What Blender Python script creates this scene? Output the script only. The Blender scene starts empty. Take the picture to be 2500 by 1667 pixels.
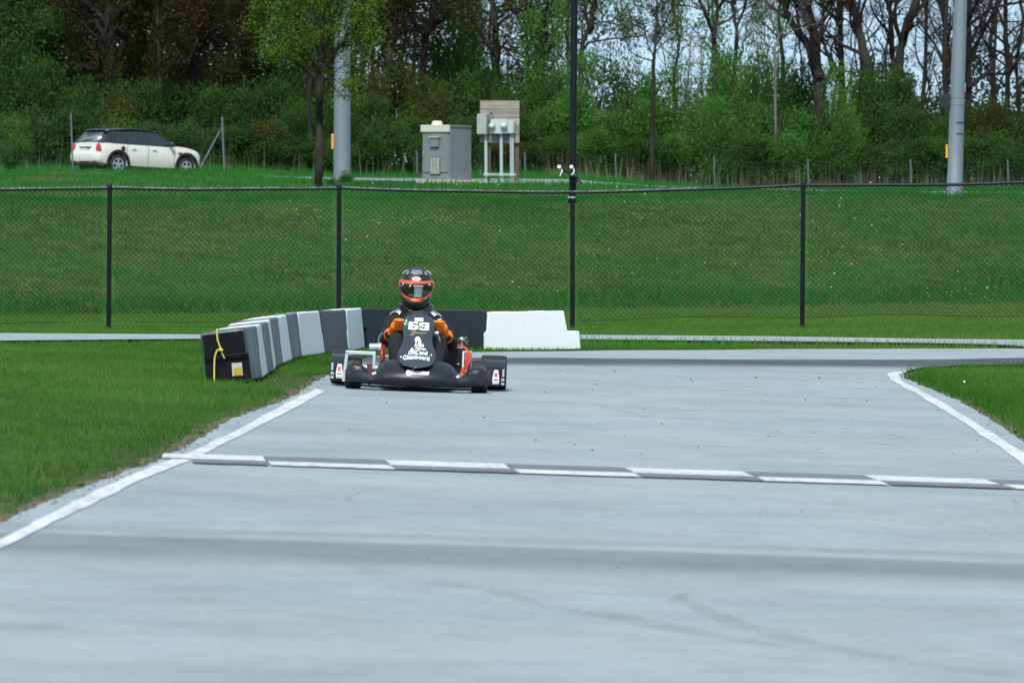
import bpy, bmesh, math, random
import numpy as np
from mathutils import Vector, Matrix, Euler
from mathutils.geometry import delaunay_2d_cdt

# ------------------------------------------------------------------ camera, sky, sun, exposure
S = bpy.context.scene
COL = S.collection
FPX, CX, CY, CAMH = 14000.0, 1250.0, 833.5, 1.25
PITCH = math.atan((833.5 - 570.0) / FPX)
ROLL = math.radians(0.5)
cam_d = bpy.data.cameras.new("camera")
cam = bpy.data.objects.new("camera", cam_d)
COL.objects.link(cam)
S.camera = cam
cam_d.sensor_width = 36.0
cam_d.lens = 36.0 * FPX / 2500.0
cam_d.clip_start, cam_d.clip_end = 0.5, 9000.0
CAM_M = Matrix.Rotation(math.pi / 2 - PITCH, 4, 'X') @ Matrix.Rotation(ROLL, 4, 'Z')
cam.matrix_world = Matrix.Translation((0, 0, CAMH)) @ CAM_M
cam_d.dof.use_dof = True
cam_d.dof.focus_distance = 57.0
cam_d.dof.aperture_fstop = 9.5

SUN_EL, SUN_AZ = math.radians(50), math.radians(-170)   # azimuth from +Y clockwise: behind the camera, to the left
W = bpy.data.worlds.new("World"); S.world = W; W.use_nodes = True
nt = W.node_tree
sky = nt.nodes.new("ShaderNodeTexSky"); sky.sky_type = 'NISHITA'; sky.sun_disc = False
sky.sun_elevation = SUN_EL; sky.sun_rotation = SUN_AZ
sky.air_density = 1.0; sky.dust_density = 1.2; sky.ozone_density = 1.0; sky.altitude = 200
bg = nt.nodes["Background"]; bg.inputs[1].default_value = 0.10
tcw = nt.nodes.new("ShaderNodeTexCoord"); addv = nt.nodes.new("ShaderNodeVectorMath"); addv.inputs[1].default_value = (0, 0, 0.16)
nt.links.new(tcw.outputs['Generated'], addv.inputs[0]); nt.links.new(addv.outputs[0], sky.inputs[0])   # thin high cloud: the pale zenith blue reaches lower down
tint = nt.nodes.new("ShaderNodeMix"); tint.data_type = 'RGBA'; tint.blend_type = 'MULTIPLY'; tint.inputs[0].default_value = 1.0
tint.inputs[7].default_value = (0.86, 1.02, 0.98, 1)
veil = nt.nodes.new("ShaderNodeMix"); veil.data_type = 'RGBA'; veil.inputs[0].default_value = 0.6; veil.inputs[7].default_value = (2.75, 3.3, 3.85, 1)   # even veil of high cloud
nt.links.new(sky.outputs[0], tint.inputs[6]); nt.links.new(tint.outputs[2], veil.inputs[6]); nt.links.new(veil.outputs[2], bg.inputs[0])
sun_d = bpy.data.lights.new("sun", 'SUN'); sun_d.energy = 1.9; sun_d.angle = math.radians(14)
sun_d.color = (1.0, 0.99, 0.92)
sun = bpy.data.objects.new("sun", sun_d); COL.objects.link(sun)
sdir = Vector((math.sin(SUN_AZ) * math.cos(SUN_EL), math.cos(SUN_AZ) * math.cos(SUN_EL), math.sin(SUN_EL)))
sun.rotation_euler = sdir.to_track_quat('Z', 'Y').to_euler()
sun.location = (-20, -20, 40)
S.view_settings.view_transform = 'Standard'; S.view_settings.look = 'None'
S.view_settings.exposure = 1.2; S.view_settings.gamma = 1.0
S.view_settings.use_curve_mapping = False

# ------------------------------------------------------------------ terrain and pixel -> place
R3 = np.array(CAM_M.to_3x3())
def ray(px, py):
    v = R3 @ np.array([(px - CX) / FPX, (CY - py) / FPX, -1.0])
    return v / v[1]                                    # scaled so that y advances by one metre
def at(px, py, d):
    r = ray(px, py)
    return Vector((r[0] * d, d, CAMH + r[2] * d))
def ss(t):
    t = np.clip(t, 0, 1); return t * t * (3 - 2 * t)
def terr(x, y):
    x = np.asarray(x, float); y = np.asarray(y, float)
    xc = np.clip(x, -26, 26)
    k = -0.026 + 0.035 * ss((y - 60) / 15) + 0.007 * ss((y - 84) / 8)
    z = k * xc
    foot = 93 + 0.5 * np.clip(x, -14, 14)
    s = (y - foot) / 13.5
    und = 0.05 * np.sin(x * 0.7 + 1.0) * np.sin(y * 0.33) + 0.03 * np.sin(x * 1.9 + y * 0.8)
    z = z + 1.88 * (0.75 * np.clip(s, 0, 1) + 0.25 * ss(s)) + und * ss((y - 95) / 6)
    sl = 0.0148 - 0.0068 * ss((x - 1) / 7)
    z = z + sl * np.clip(y - 106, 0, 160)
    z = z + 0.31 * ss((-x - 4) / 7) * ss((y - 100) / 70)
    return z
def G(px, py):
    r = ray(px, py); d = np.arange(8, 400, 0.1)
    f = CAMH + r[2] * d - terr(r[0] * d, d)
    i = int(np.argmax(f < 0)) if (f < 0).any() else len(d) - 1
    a, b = d[max(i - 1, 0)], d[i]
    for _ in range(30):
        m = 0.5 * (a + b)
        if CAMH + r[2] * m - float(terr(r[0] * m, m)) < 0: b = m
        else: a = m
    return Vector((r[0] * b, b, float(terr(r[0] * b, b))))
def gx(px, d):                                          # ground point under a pixel column at a distance
    x = (px - CX) / FPX * d
    return Vector((x, d, float(terr(x, d))))

# ------------------------------------------------------------------ materials
def new_mat(name):
    m = bpy.data.materials.new(name); m.use_nodes = True
    return m, m.node_tree.nodes, m.node_tree.links, m.node_tree.nodes["Principled BSDF"]
def mat(name, c, rough=0.5, metal=0.0, var=0.0, vs=8.0, bump=0.0, bs=40.0, coat=0.0, spec=0.5, stretch=(1, 1, 1), c2=None):
    m, N, L, P = new_mat(name)
    P.inputs['Roughness'].default_value = rough; P.inputs['Metallic'].default_value = metal
    P.inputs['Coat Weight'].default_value = coat; P.inputs['Specular IOR Level'].default_value = spec
    P.inputs['Base Color'].default_value = (*c, 1)
    if var > 0 or bump > 0 or c2:
        tc = N.new("ShaderNodeTexCoord"); mp = N.new("ShaderNodeMapping"); mp.inputs['Scale'].default_value = stretch
        L.new(tc.outputs['Object'], mp.inputs[0])
    if var > 0 or c2:
        n = N.new("ShaderNodeTexNoise"); n.inputs['Scale'].default_value = vs; n.inputs['Detail'].default_value = 6
        n.inputs['Roughness'].default_value = 0.65
        L.new(mp.outputs[0], n.inputs['Vector'])
        r = N.new("ShaderNodeValToRGB")
        r.color_ramp.elements[0].position = 0.3; r.color_ramp.elements[1].position = 0.7
        a = tuple(max(0, v * (1 - var)) for v in c); b = c2 or tuple(min(1, v * (1 + var)) for v in c)
        r.color_ramp.elements[0].color = (*a, 1); r.color_ramp.elements[1].color = (*b, 1)
        L.new(n.outputs[0], r.inputs[0]); L.new(r.outputs[0], P.inputs['Base Color'])
        rr = N.new("ShaderNodeMapRange"); rr.inputs[3].default_value = max(0.03, rough - 0.1); rr.inputs[4].default_value = min(1, rough + 0.1)
        L.new(n.outputs[0], rr.inputs[0]); L.new(rr.outputs[0], P.inputs['Roughness'])
    if bump > 0:
        n2 = N.new("ShaderNodeTexNoise"); n2.inputs['Scale'].default_value = bs; n2.inputs['Detail'].default_value = 4
        L.new(mp.outputs[0], n2.inputs['Vector'])
        b2 = N.new("ShaderNodeBump"); b2.inputs['Strength'].default_value = bump; b2.inputs['Distance'].default_value = 0.02
        L.new(n2.outputs[0], b2.inputs['Height']); L.new(b2.outputs[0], P.inputs['Normal'])
    return m
def veg_mat(name, cols, trans=0.3, rough=0.6, patch=None, pscale=0.35, use_obj=True):
    """leaf or blade: colour picked by a random number kept on each leaf, plus broad patches"""
    m, N, L, P = new_mat(name)
    at_ = N.new("ShaderNodeAttribute"); at_.attribute_name = "rnd"
    oi = N.new("ShaderNodeObjectInfo")
    r = N.new("ShaderNodeValToRGB"); e = r.color_ramp.elements
    while len(e) < len(cols): e.new(0.5)
    for i, c in enumerate(cols):
        e[i].position = i / (len(cols) - 1); e[i].color = (*c, 1)
    if use_obj:
        ma = N.new("ShaderNodeMath"); ma.operation = 'MULTIPLY_ADD'; ma.inputs[1].default_value = 0.25; ma.inputs[2].default_value = -0.12
        L.new(oi.outputs['Random'], ma.inputs[0])
        ad = N.new("ShaderNodeMath"); L.new(at_.outputs['Fac'], ad.inputs[0]); L.new(ma.outputs[0], ad.inputs[1])
        L.new(ad.outputs[0], r.inputs[0])
    else:
        L.new(at_.outputs['Fac'], r.inputs[0])
    col = r.outputs[0]
    if patch:
        tc = N.new("ShaderNodeTexCoord"); n = N.new("ShaderNodeTexNoise"); n.inputs['Scale'].default_value = pscale
        n.inputs['Detail'].default_value = 5; n.inputs['Roughness'].default_value = 0.6
        L.new(tc.outputs['Object'], n.inputs['Vector'])
        pr = N.new("ShaderNodeValToRGB"); pe = pr.color_ramp.elements
        pe[0].position, pe[1].position = 0.36, 0.66
        pe[0].color = (*patch[0], 1); pe[1].color = (*patch[1], 1)
        L.new(n.outputs[0], pr.inputs[0])
        mx = N.new("ShaderNodeMix"); mx.data_type = 'RGBA'; mx.blend_type = 'MULTIPLY'; mx.inputs[0].default_value = 1.0
        L.new(col, mx.inputs[6]); L.new(pr.outputs[0], mx.inputs[7]); col = mx.outputs[2]
    N.remove(P); P = N.new("ShaderNodeBsdfDiffuse"); L.new(col, P.inputs[0])
    t = N.new("ShaderNodeBsdfTranslucent"); L.new(col, t.inputs[0])
    ms = N.new("ShaderNodeMixShader"); ms.inputs[0].default_value = trans
    L.new(P.outputs[0], ms.inputs[1]); L.new(t.outputs[0], ms.inputs[2])
    L.new(ms.outputs[0], N["Material Output"].inputs[0])
    return m

# ------------------------------------------------------------------ mesh building
class MB:
    def __init__(s): s.v = []; s.f = []; s.n = 0
    def add(s, v, f):
        s.v.extend([tuple(p) for p in v]); s.f.extend([tuple(i + s.n for i in q) for q in f]); s.n += len(v)
    def box(s, c, size, rot=None):
        hx, hy, hz = size[0] / 2, size[1] / 2, size[2] / 2
        v = [Vector((x, y, z)) for x in (-hx, hx) for y in (-hy, hy) for z in (-hz, hz)]
        if rot: v = [Euler(rot).to_matrix() @ p for p in v]
        v = [p + Vector(c) for p in v]
        s.add(v, [(0, 1, 3, 2), (4, 6, 7, 5), (0, 4, 5, 1), (2, 3, 7, 6), (0, 2, 6, 4), (1, 5, 7, 3)]); return s
    def tube(s, pts, rad, n=8, caps=True):
        P = np.array([tuple(p) for p in pts], float); k = len(P)
        rad = np.broadcast_to(np.asarray(rad, float), (k,))
        T = np.gradient(P, axis=0); T /= np.linalg.norm(T, axis=1)[:, None] + 1e-12
        up = np.array([0, 0, 1.0]) if abs(T[0, 2]) < 0.9 else np.array([1.0, 0, 0])
        a0 = np.cross(T[0], up); a0 /= np.linalg.norm(a0)
        ang = np.arange(n) * 2 * math.pi / n; ca, sa = np.cos(ang), np.sin(ang)
        vs = []
        for i in range(k):
            a0 = a0 - T[i] * a0.dot(T[i]); a0 /= np.linalg.norm(a0) + 1e-12
            b0 = np.cross(T[i], a0)
            vs.append(P[i] + rad[i] * (ca[:, None] * a0 + sa[:, None] * b0))
        base = s.n; s.v.extend(map(tuple, np.concatenate(vs))); s.n += k * n
        for i in range(k - 1):
            o = base + i * n
            for j in range(n):
                j2 = (j + 1) % n
                s.f.append((o + j, o + j2, o + n + j2, o + n + j))
        if caps:
            s.f.append(tuple(base + j for j in range(n))[::-1]); s.f.append(tuple(base + (k - 1) * n + j for j in range(n)))
        return s
    def cyl(s, p0, p1, r0, r1=None, n=12): return s.tube([p0, p1], [r0, r0 if r1 is None else r1], n)
    def lathe(s, c, axis, prof, n=24, close=False):
        ax = Vector(axis).normalized(); a = ax.orthogonal().normalized(); b = ax.cross(a); c = Vector(c)
        v = []
        for (r, h) in prof:
            for j in range(n):
                t = 2 * math.pi * j / n; v.append(c + ax * h + (a * math.cos(t) + b * math.sin(t)) * r)
        k = len(prof); f = []
        for i in range(k - 1 + (1 if close else 0)):
            for j in range(n):
                i2 = (i + 1) % k; f.append((i * n + j, i * n + (j + 1) % n, i2 * n + (j + 1) % n, i2 * n + j))
        s.add(v, f); return s
    def sphere(s, c, r, n=12, m=8):
        r = (r, r, r) if not hasattr(r, '__len__') else r
        v = [Vector((0, 0, -r[2])) + Vector(c)]
        for i in range(1, m):
            p = -math.pi / 2 + math.pi * i / m
            for j in range(n):
                t = 2 * math.pi * j / n
                v.append(Vector((r[0] * math.cos(p) * math.cos(t), r[1] * math.cos(p) * math.sin(t), r[2] * math.sin(p))) + Vector(c))
        v.append(Vector((0, 0, r[2])) + Vector(c)); f = []
        for j in range(n):
            f.append((0, 1 + (j + 1) % n, 1 + j)); L = len(v) - 1; o = 1 + (m - 2) * n; f.append((L, o + j, o + (j + 1) % n))
        for i in range(m - 2):
            for j in range(n):
                o = 1 + i * n; f.append((o + j, o + (j + 1) % n, o + n + (j + 1) % n, o + n + j))
        s.add(v, f); return s
    def grid(s, A):
        A = np.asarray(A, float); m, n = A.shape[:2]
        s.add(A.reshape(-1, 3), [(i * n + j, i * n + j + 1, (i + 1) * n + j + 1, (i + 1) * n + j) for i in range(m - 1) for j in range(n - 1)]); return s
    def build(s, name, m=None, parent=None, smooth=True, bevel=0, solid=0, sub=0, seg=2, auto=40):
        me = bpy.data.meshes.new(name); me.from_pydata(s.v, [], s.f); me.update()
        return finish(name, me, m, parent, smooth, bevel, solid, sub, seg, auto)
def finish(name, me, m=None, parent=None, smooth=True, bevel=0, solid=0, sub=0, seg=2, auto=40):
    bm = bmesh.new(); bm.from_mesh(me)
    if len(bm.verts) < 60000: bmesh.ops.recalc_face_normals(bm, faces=bm.faces)
    bm.to_mesh(me); bm.free()
    o = bpy.data.objects.new(name, me); COL.objects.link(o)
    if m: me.materials.append(m)
    if parent: o.parent = parent
    if smooth:
        me.polygons.foreach_set("use_smooth", [True] * len(me.polygons)); me.set_sharp_from_angle(angle=math.radians(auto))
    if solid:
        q = o.modifiers.new("s", 'SOLIDIFY'); q.thickness = abs(solid); q.offset = 0
    if bevel:
        q = o.modifiers.new("b", 'BEVEL'); q.width = bevel; q.segments = seg; q.limit_method = 'ANGLE'; q.angle_limit = math.radians(35)
        q.harden_normals = bool(smooth)
    if sub:
        q = o.modifiers.new("u", 'SUBSURF'); q.levels = sub; q.render_levels = sub
    return o
def raw_mesh(name, V, nper, m=None, parent=None, rnd=None):
    """fast mesh of separate faces with nper corners each"""
    V = np.asarray(V, np.float32).reshape(-1, 3); nv = len(V); nf = nv // nper
    me = bpy.data.meshes.new(name)
    me.vertices.add(nv); me.vertices.foreach_set("co", V.ravel())
    me.loops.add(nv); me.loops.foreach_set("vertex_index", np.arange(nv, dtype=np.int32))
    me.polygons.add(nf); me.polygons.foreach_set("loop_start", np.arange(0, nv, nper, dtype=np.int32))
    me.update(calc_edges=True)
    if rnd is not None:
        a = me.attributes.new("rnd", 'FLOAT', 'POINT'); a.data.foreach_set("value", np.repeat(np.asarray(rnd, np.float32), nper))
    if m: me.materials.append(m)
    if name is None: return me
    o = bpy.data.objects.new(name, me); COL.objects.link(o)
    if parent: o.parent = parent
    return o
def tag(o, label=None, cat=None, group=None, kind=None):
    if label: o['label'] = label
    if cat: o['category'] = cat
    if group: o['group'] = group
    if kind: o['kind'] = kind
    return o
def thing(name, label, cat, loc=(0, 0, 0), rot=(0, 0, 0), group=None):
    o = bpy.data.objects.new(name, None); COL.objects.link(o); o.location = loc; o.rotation_euler = rot
    o.empty_display_size = 0.1
    return tag(o, label, cat, group)
def copy_tree(o, parent=None):
    c = o.copy(); COL.objects.link(c); c.parent = parent
    for ch in list(o.children): copy_tree(ch, c)
    return c
def text_mesh(body, size, bold=0.0, shear=0.0, wide=1.0):
    cu = bpy.data.curves.new("t", 'FONT'); cu.body = body; cu.size = size; cu.offset = bold; cu.shear = shear
    cu.align_x = 'CENTER'; cu.align_y = 'CENTER'; cu.resolution_u = 3
    o = bpy.data.objects.new("t", cu); COL.objects.link(o)
    dg = bpy.context.evaluated_depsgraph_get(); me = o.evaluated_get(dg).to_mesh()
    v = [(p.co.x * wide, p.co.y) for p in me.vertices]; f = [tuple(q.vertices) for q in me.polygons]
    o.evaluated_get(dg).to_mesh_clear(); bpy.data.objects.remove(o); bpy.data.curves.remove(cu)
    return v, f
def decal(mb, vf, fn):                                  # lay flat outline points on a surface given by fn(u, v)
    mb.add([fn(u, v) for u, v in vf[0]], vf[1])
def inside(poly, X, Y):
    poly = np.asarray(poly); c = np.zeros(X.shape, bool); j = len(poly) - 1
    for i in range(len(poly)):
        xi, yi = poly[i]; xj, yj = poly[j]
        m = ((yi > Y) != (yj > Y)) & (X < (xj - xi) * (Y - yi) / (yj - yi + 1e-12) + xi); c ^= m; j = i
    return c
def sheet(name, poly, m, off=0.0, step=None, thick=0.0, parent=None):
    """flat sheet that follows the ground inside an outline"""
    poly = [Vector((p[0], p[1])) for p in poly]
    pts = list(poly)
    if step:
        P = np.array([tuple(p) for p in poly]); lo, hi = P.min(0), P.max(0)
        X, Y = np.meshgrid(np.arange(lo[0], hi[0], step[0]), np.arange(lo[1], hi[1], step[1]))
        X, Y = X.ravel(), Y.ravel(); k = inside(P, X, Y)
        pts += [Vector((a, b)) for a, b in zip(X[k], Y[k])]
    n = len(poly)
    v, e, f = delaunay_2d_cdt(pts, [(i, (i + 1) % n) for i in range(n)], [], 1, 1e-5)[:3]
    V = np.array([(p.x, p.y) for p in v]); Z = terr(V[:, 0], V[:, 1]) + off
    mb = MB(); mb.add(np.column_stack([V, Z]), f)
    return mb.build(name, m, parent, smooth=False, solid=-thick if thick else 0)
# ------------------------------------------------------------------ ground, road, path
rng = np.random.default_rng(7)
def axis_vals(core, far):
    a = np.concatenate([-far[::-1], core, far]) if far[0] > core[-1] else core
    return a
gxv = np.concatenate([-np.geomspace(2500, 32, 14), np.arange(-30, 30.1, 0.5), np.geomspace(32, 2500, 14)])
gyv = np.concatenate([[-300, -100, -40], np.arange(-20, 130, 0.5), np.arange(130, 300, 2.0), np.geomspace(302, 4000, 16)])
GX, GY = np.meshgrid(gxv, gyv)
GZ = terr(GX, GY) - 0.025 * (1 - ss((GY - 86) / 4))
gmat = mat("soil_and_thatch", (0.045, 0.085, 0.020), 0.95, var=0.45, vs=2.2, bump=0.6, bs=18, c2=(0.075, 0.115, 0.03), spec=0.1)
mb = MB(); mb.grid(np.dstack([GX, GY, GZ]))
ground = mb.build("ground", gmat, None, smooth=True, auto=80)
tag(ground, "lawn and grassy bank ground reaching back to the woods", kind='structure')

def px_poly(pts): return [G(*p) for p in pts]
L_EDGE = [(-700, 1640), (0, 1275), (123, 1220), (247, 1173), (378, 1127), (468, 1084), (557, 1025), (650, 993), (723, 965), (748, 944), (806, 912)]
FAR_EDGE = [(850, 886), (905, 872), (960, 864), (1080, 860), (1180, 859), (1500, 855), (1880, 852), (2200, 851), (2420, 850.5)]
R_IN = [(2500, 889), (2339, 891), (2260, 896), (2231, 900), (2212, 907), (2206, 914), (2212, 925), (2275, 951), (2339, 977), (2435, 1032), (2500, 1080)]
ledge = px_poly(L_EDGE); fedge = px_poly(FAR_EDGE); rin = px_poly(R_IN)
def wobble(pts, a, n):
    out = []
    for i in range(len(pts) - 1):
        for j in range(n):
            p = pts[i].lerp(pts[i + 1], j / n)
            out.append(p + Vector((rng.normal(0, a), rng.normal(0, a), 0)))
    out.append(pts[-1]); return out
near_l = ledge[0] + (ledge[0] - ledge[1]).normalized() * 30
farR = [G(2500, 851), G(2900, 851), G(3400, 853)]
r1 = G(2900, 888); nr = rin[-1] + (rin[-1] - rin[-2]).normalized() * 6
ROAD = wobble([near_l] + ledge, 0.012, 14) + wobble(fedge, 0.01, 3) + farR + [Vector((11.5, 57, 0)), r1] + wobble(rin, 0.012, 10) + [nr, Vector((6.5, -20, 0)), Vector((-6.5, -20, 0))]
near = Vector((-6.0, -20, 0))
road2 = [(p.x, p.y) for p in ROAD]

# road material: brushed pale concrete, rubbered-in bands along two fixed lines, fine streaks across
def band(N, L, geo, p0, p1, w_sharp, w_soft, flat=0.4):
    """0..1 mask of a stain along the line p0-p1: hard on its far side, soft on its near side"""
    a = (p1.y - p0.y) / (p1.x - p0.x); b = p0.y - a * p0.x
    sx = N.new("ShaderNodeSeparateXYZ"); L.new(geo, sx.inputs[0])
    m1 = N.new("ShaderNodeMath"); m1.operation = 'MULTIPLY_ADD'; m1.inputs[1].default_value = -a; m1.inputs[2].default_value = -b
    L.new(sx.outputs[0], m1.inputs[0])
    m2 = N.new("ShaderNodeMath"); L.new(sx.outputs[1], m2.inputs[0]); L.new(m1.outputs[0], m2.inputs[1])
    nz = N.new("ShaderNodeTexNoise"); nz.inputs['Scale'].default_value = 0.5; nz.inputs['Detail'].default_value = 4
    L.new(geo, nz.inputs['Vector'])
    m3 = N.new("ShaderNodeMath"); m3.operation = 'MULTIPLY_ADD'; m3.inputs[1].default_value = w_sharp * 2.2; L.new(nz.outputs[0], m3.inputs[0]); L.new(m2.outputs[0], m3.inputs[2])
    r = N.new("ShaderNodeMapRange"); r.interpolation_type = 'SMOOTHSTEP'
    r.inputs[1].default_value = -w_soft; r.inputs[2].default_value = -w_soft * flat; L.new(m3.outputs[0], r.inputs[0])
    r2 = N.new("ShaderNodeMapRange"); r2.interpolation_type = 'SMOOTHSTEP'; r2.inputs[1].default_value = 0.0; r2.inputs[2].default_value = w_sharp
    r2.inputs[3].default_value = 1.0; r2.inputs[4].default_value = 0.0
    L.new(m3.outputs[0], r2.inputs[0])
    mm = N.new("ShaderNodeMath"); mm.operation = 'MULTIPLY'; L.new(r.outputs[0], mm.inputs[0]); L.new(r2.outputs[0], mm.inputs[1])
    return mm.outputs[0]
def noise(N, L, vec, scale, detail=5, stretch=None, rough=0.6):
    if stretch:
        mp = N.new("ShaderNodeMapping"); mp.inputs['Scale'].default_value = stretch; L.new(vec, mp.inputs[0]); vec = mp.outputs[0]
    n = N.new("ShaderNodeTexNoise"); n.inputs['Scale'].default_value = scale; n.inputs['Detail'].default_value = detail
    n.inputs['Roughness'].default_value = rough; L.new(vec, n.inputs['Vector']); return n.outputs[0]
def ramp(N, L, f, stops):
    r = N.new("ShaderNodeValToRGB"); e = r.color_ramp.elements
    while len(e) < len(stops): e.new(0.5)
    for i, (p, c) in enumerate(stops):
        e[i].position = p; e[i].color = (*c, 1) if hasattr(c, '__len__') else (c, c, c, 1)
    L.new(f, r.inputs[0]); return r.outputs[0]
def mixc(N, L, f, a, b, mode='MIX'):
    m = N.new("ShaderNodeMix"); m.data_type = 'RGBA'; m.blend_type = mode
    for sck, v in ((0, f), (6, a), (7, b)):
        if hasattr(v, 'is_linked'): L.new(v, m.inputs[sck])
        else: m.inputs[sck].default_value = v if not hasattr(v, '__len__') else (*v, 1)
    return m.outputs[2]
CONC = (0.286, 0.338, 0.354)
def concrete(name, bands=(), tone=1.0):
    m, N, L, P = new_mat(name)
    geo = N.new("ShaderNodeTexCoord").outputs['Object']
    base = ramp(N, L, noise(N, L, geo, 0.55, 7, rough=0.7), [(0.28, tuple(v * 0.80 * tone for v in CONC)), (0.55, tuple(v * tone for v in CONC)), (0.8, tuple(v * 1.1 * tone for v in CONC))])
    base = mixc(N, L, 1.0, base, ramp(N, L, noise(N, L, geo, 0.22, 6, rough=0.75), [(0.30, (0.86, 0.90, 0.92)), (0.50, (1.0, 1.0, 1.0)), (0.72, (1.06, 1.02, 1.02))]), 'MULTIPLY')
    base = mixc(N, L, 1.0, base, ramp(N, L, noise(N, L, geo, 2.6, 7, rough=0.75), [(0.34, 0.90), (0.55, 1.0), (0.75, 1.03)]), 'MULTIPLY')
    st = ramp(N, L, noise(N, L, geo, 1.0, 6, stretch=(0.7, 5.0, 1.0), rough=0.7), [(0.30, 0.955), (0.58, 1.0)])
    c = mixc(N, L, 1.0, base, st, 'MULTIPLY')
    fine = ramp(N, L, noise(N, L, geo, 55.0, 3), [(0.3, 0.86), (0.62, 1.05)])
    c = mixc(N, L, 1.0, c, fine, 'MULTIPLY')
    spk = ramp(N, L, noise(N, L, geo, 9.0, 2, stretch=(1, 0.45, 1)), [(0.78, 1.0), (0.86, 0.86)])
    c = mixc(N, L, 1.0, c, spk, 'MULTIPLY')
    for (p0, p1, ws, wf, amt) in bands:
        b = band(N, L, geo, p0, p1, ws, wf)
        f = N.new("ShaderNodeMath"); f.operation = 'MULTIPLY'; f.inputs[1].default_value = amt; L.new(b, f.inputs[0])
        bl = ramp(N, L, noise(N, L, geo, 0.8, 5, stretch=(0.35, 1.5, 1)), [(0.25, 0.75), (0.7, 1.0)])
        f2 = N.new("ShaderNodeMath"); f2.operation = 'MULTIPLY'; L.new(f.outputs[0], f2.inputs[0]); L.new(bl, f2.inputs[1])
        c = mixc(N, L, f2.outputs[0], c, (0.035, 0.04, 0.045))
    L.new(c, P.inputs['Base Color']); P.inputs['Roughness'].default_value = 0.82
    P.inputs['Specular IOR Level'].default_value = 0.3
    bn = N.new("ShaderNodeBump"); bn.inputs['Strength'].default_value = 0.25; bn.inputs['Distance'].default_value = 0.004
    L.new(noise(N, L, geo, 120.0, 3), bn.inputs['Height']); L.new(bn.outputs[0], P.inputs['Normal'])
    return m
b1a, b1b = G(1250, 872), G(2480, 871.5)
b2a, b2b = G(300, 1303), G(2300, 1362)
b3a, b3b = G(900, 1301), G(2300, 1342)
road_m = concrete("brushed_concrete", [(b1a, b1b, 0.3, 4.2, 1.0), (b2a, b2b, 0.25, 1.8, 0.46), (b3a, b3b, 0.1, 0.5, 0.16)])
road = sheet("road", road2, road_m, 0.0, (0.9, 1.5)); tag(road, "pale concrete kart track sweeping round the bend", kind='structure')

PT = [(-500, 811), (0, 815.6), (480, 818.5), (960, 819), (1413, 819.5), (1880, 823), (2220, 828.5), (2500, 831.5), (2900, 838)]
PB = [(2900, 858), (2520, 850.2), (2470, 845), (2400, 842), (2220, 838.5), (1880, 835), (1413, 830.5), (960, 829.5), (480, 829.5), (0, 834), (-500, 840)]
path2 = [(p.x, p.y) for p in px_poly(PT)] + [(p.x, p.y) for p in px_poly(PB)]
path_m = concrete("footpath_concrete", tone=1.0)
path = sheet("footpath", path2, path_m, 0.012, (1.2, 1.2)); tag(path, "narrow concrete footpath between the lawn strips below the wire fence", kind='structure')
# far service lane on top of the bank
lane2 = [(-7.4, 168), (-5, 165), (2, 150), (8, 118), (11, 110.5), (24, 108), (24, 111), (11.5, 114), (8.5, 122), (3.5, 153), (-4, 168), (-7.4, 170)]
lane = sheet("service_lane", lane2, concrete("lane_concrete", tone=.72), 0.03, (1.5, 1.5)); tag(lane, "far concrete lane on top of the grassy bank", kind='structure')

# painted lines
def paint_mat(name, c, wear=0.35):
    m, N, L, P = new_mat(name); geo = N.new("ShaderNodeTexCoord").outputs['Object']
    n = noise(N, L, geo, 7.0, 8, rough=0.75); n2 = noise(N, L, geo, 1.3, 4)
    f = ramp(N, L, n, [(wear, 0.0), (wear + 0.12, 1.0)])
    col = mixc(N, L, f, tuple(v * 0.5 + 0.1 for v in c), c)
    col = mixc(N, L, 1.0, col, ramp(N, L, n2, [(0.3, 0.76), (0.62, 1.0)]), 'MULTIPLY')
    col = mixc(N, L, 1.0, col, ramp(N, L, noise(N, L, geo, 14.0, 5, stretch=(1.4, .35, 1)), [(0.33, 0.70), (0.5, 1.0)]), 'MULTIPLY')
    L.new(col, P.inputs['Base Color']); P.inputs['Roughness'].default_value = 0.65
    return m
white_paint = paint_mat("white_line_paint", (0.62, 0.64, 0.65), 0.36)
dark_paint = paint_mat("dark_grey_line_paint", (0.13, 0.152, 0.17), 0.42)
LO = [(-500, 1555), (0, 1318), (119, 1258), (238, 1195), (378, 1137), (472, 1101), (583, 1050), (697, 986), (772, 950)]
LI = [(793, 956), (723, 995), (608, 1054), (505, 1105), (459, 1128), (340, 1173), (213, 1237), (106, 1288), (0, 1341), (-500, 1585)]
def smooth_poly(p, a=0.012, n=4):
    return [(q.x, q.y) for q in wobble(p, a, n)]
el = sheet("edge_line", smooth_poly(px_poly(LO), .005) + smooth_poly(px_poly(LI), .005), white_paint, 0.004, (0.6, 0.6))
tag(el, "worn white painted line along the outer track edge beside the lawn", kind='structure')
RO = [(2900, 1420), (2500, 1137), (2420, 1079), (2339, 1022), (2243, 965), (2200, 943), (2176, 928), (2165, 917), (2170, 911), (2190, 907.5), (2212, 907)]
RI = [(2209, 909.5), (2199, 912), (2194, 917), (2203, 931), (2275, 968), (2371, 1025), (2500, 1105), (2900, 1370)]
er = sheet("edge_line", smooth_poly(px_poly(RO), 0.006) + smooth_poly(px_poly(RI), 0.006), white_paint, 0.004, (0.6, 0.6))
tag(er, "crisp white painted line curving round the inner grass corner", kind='structure')
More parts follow.
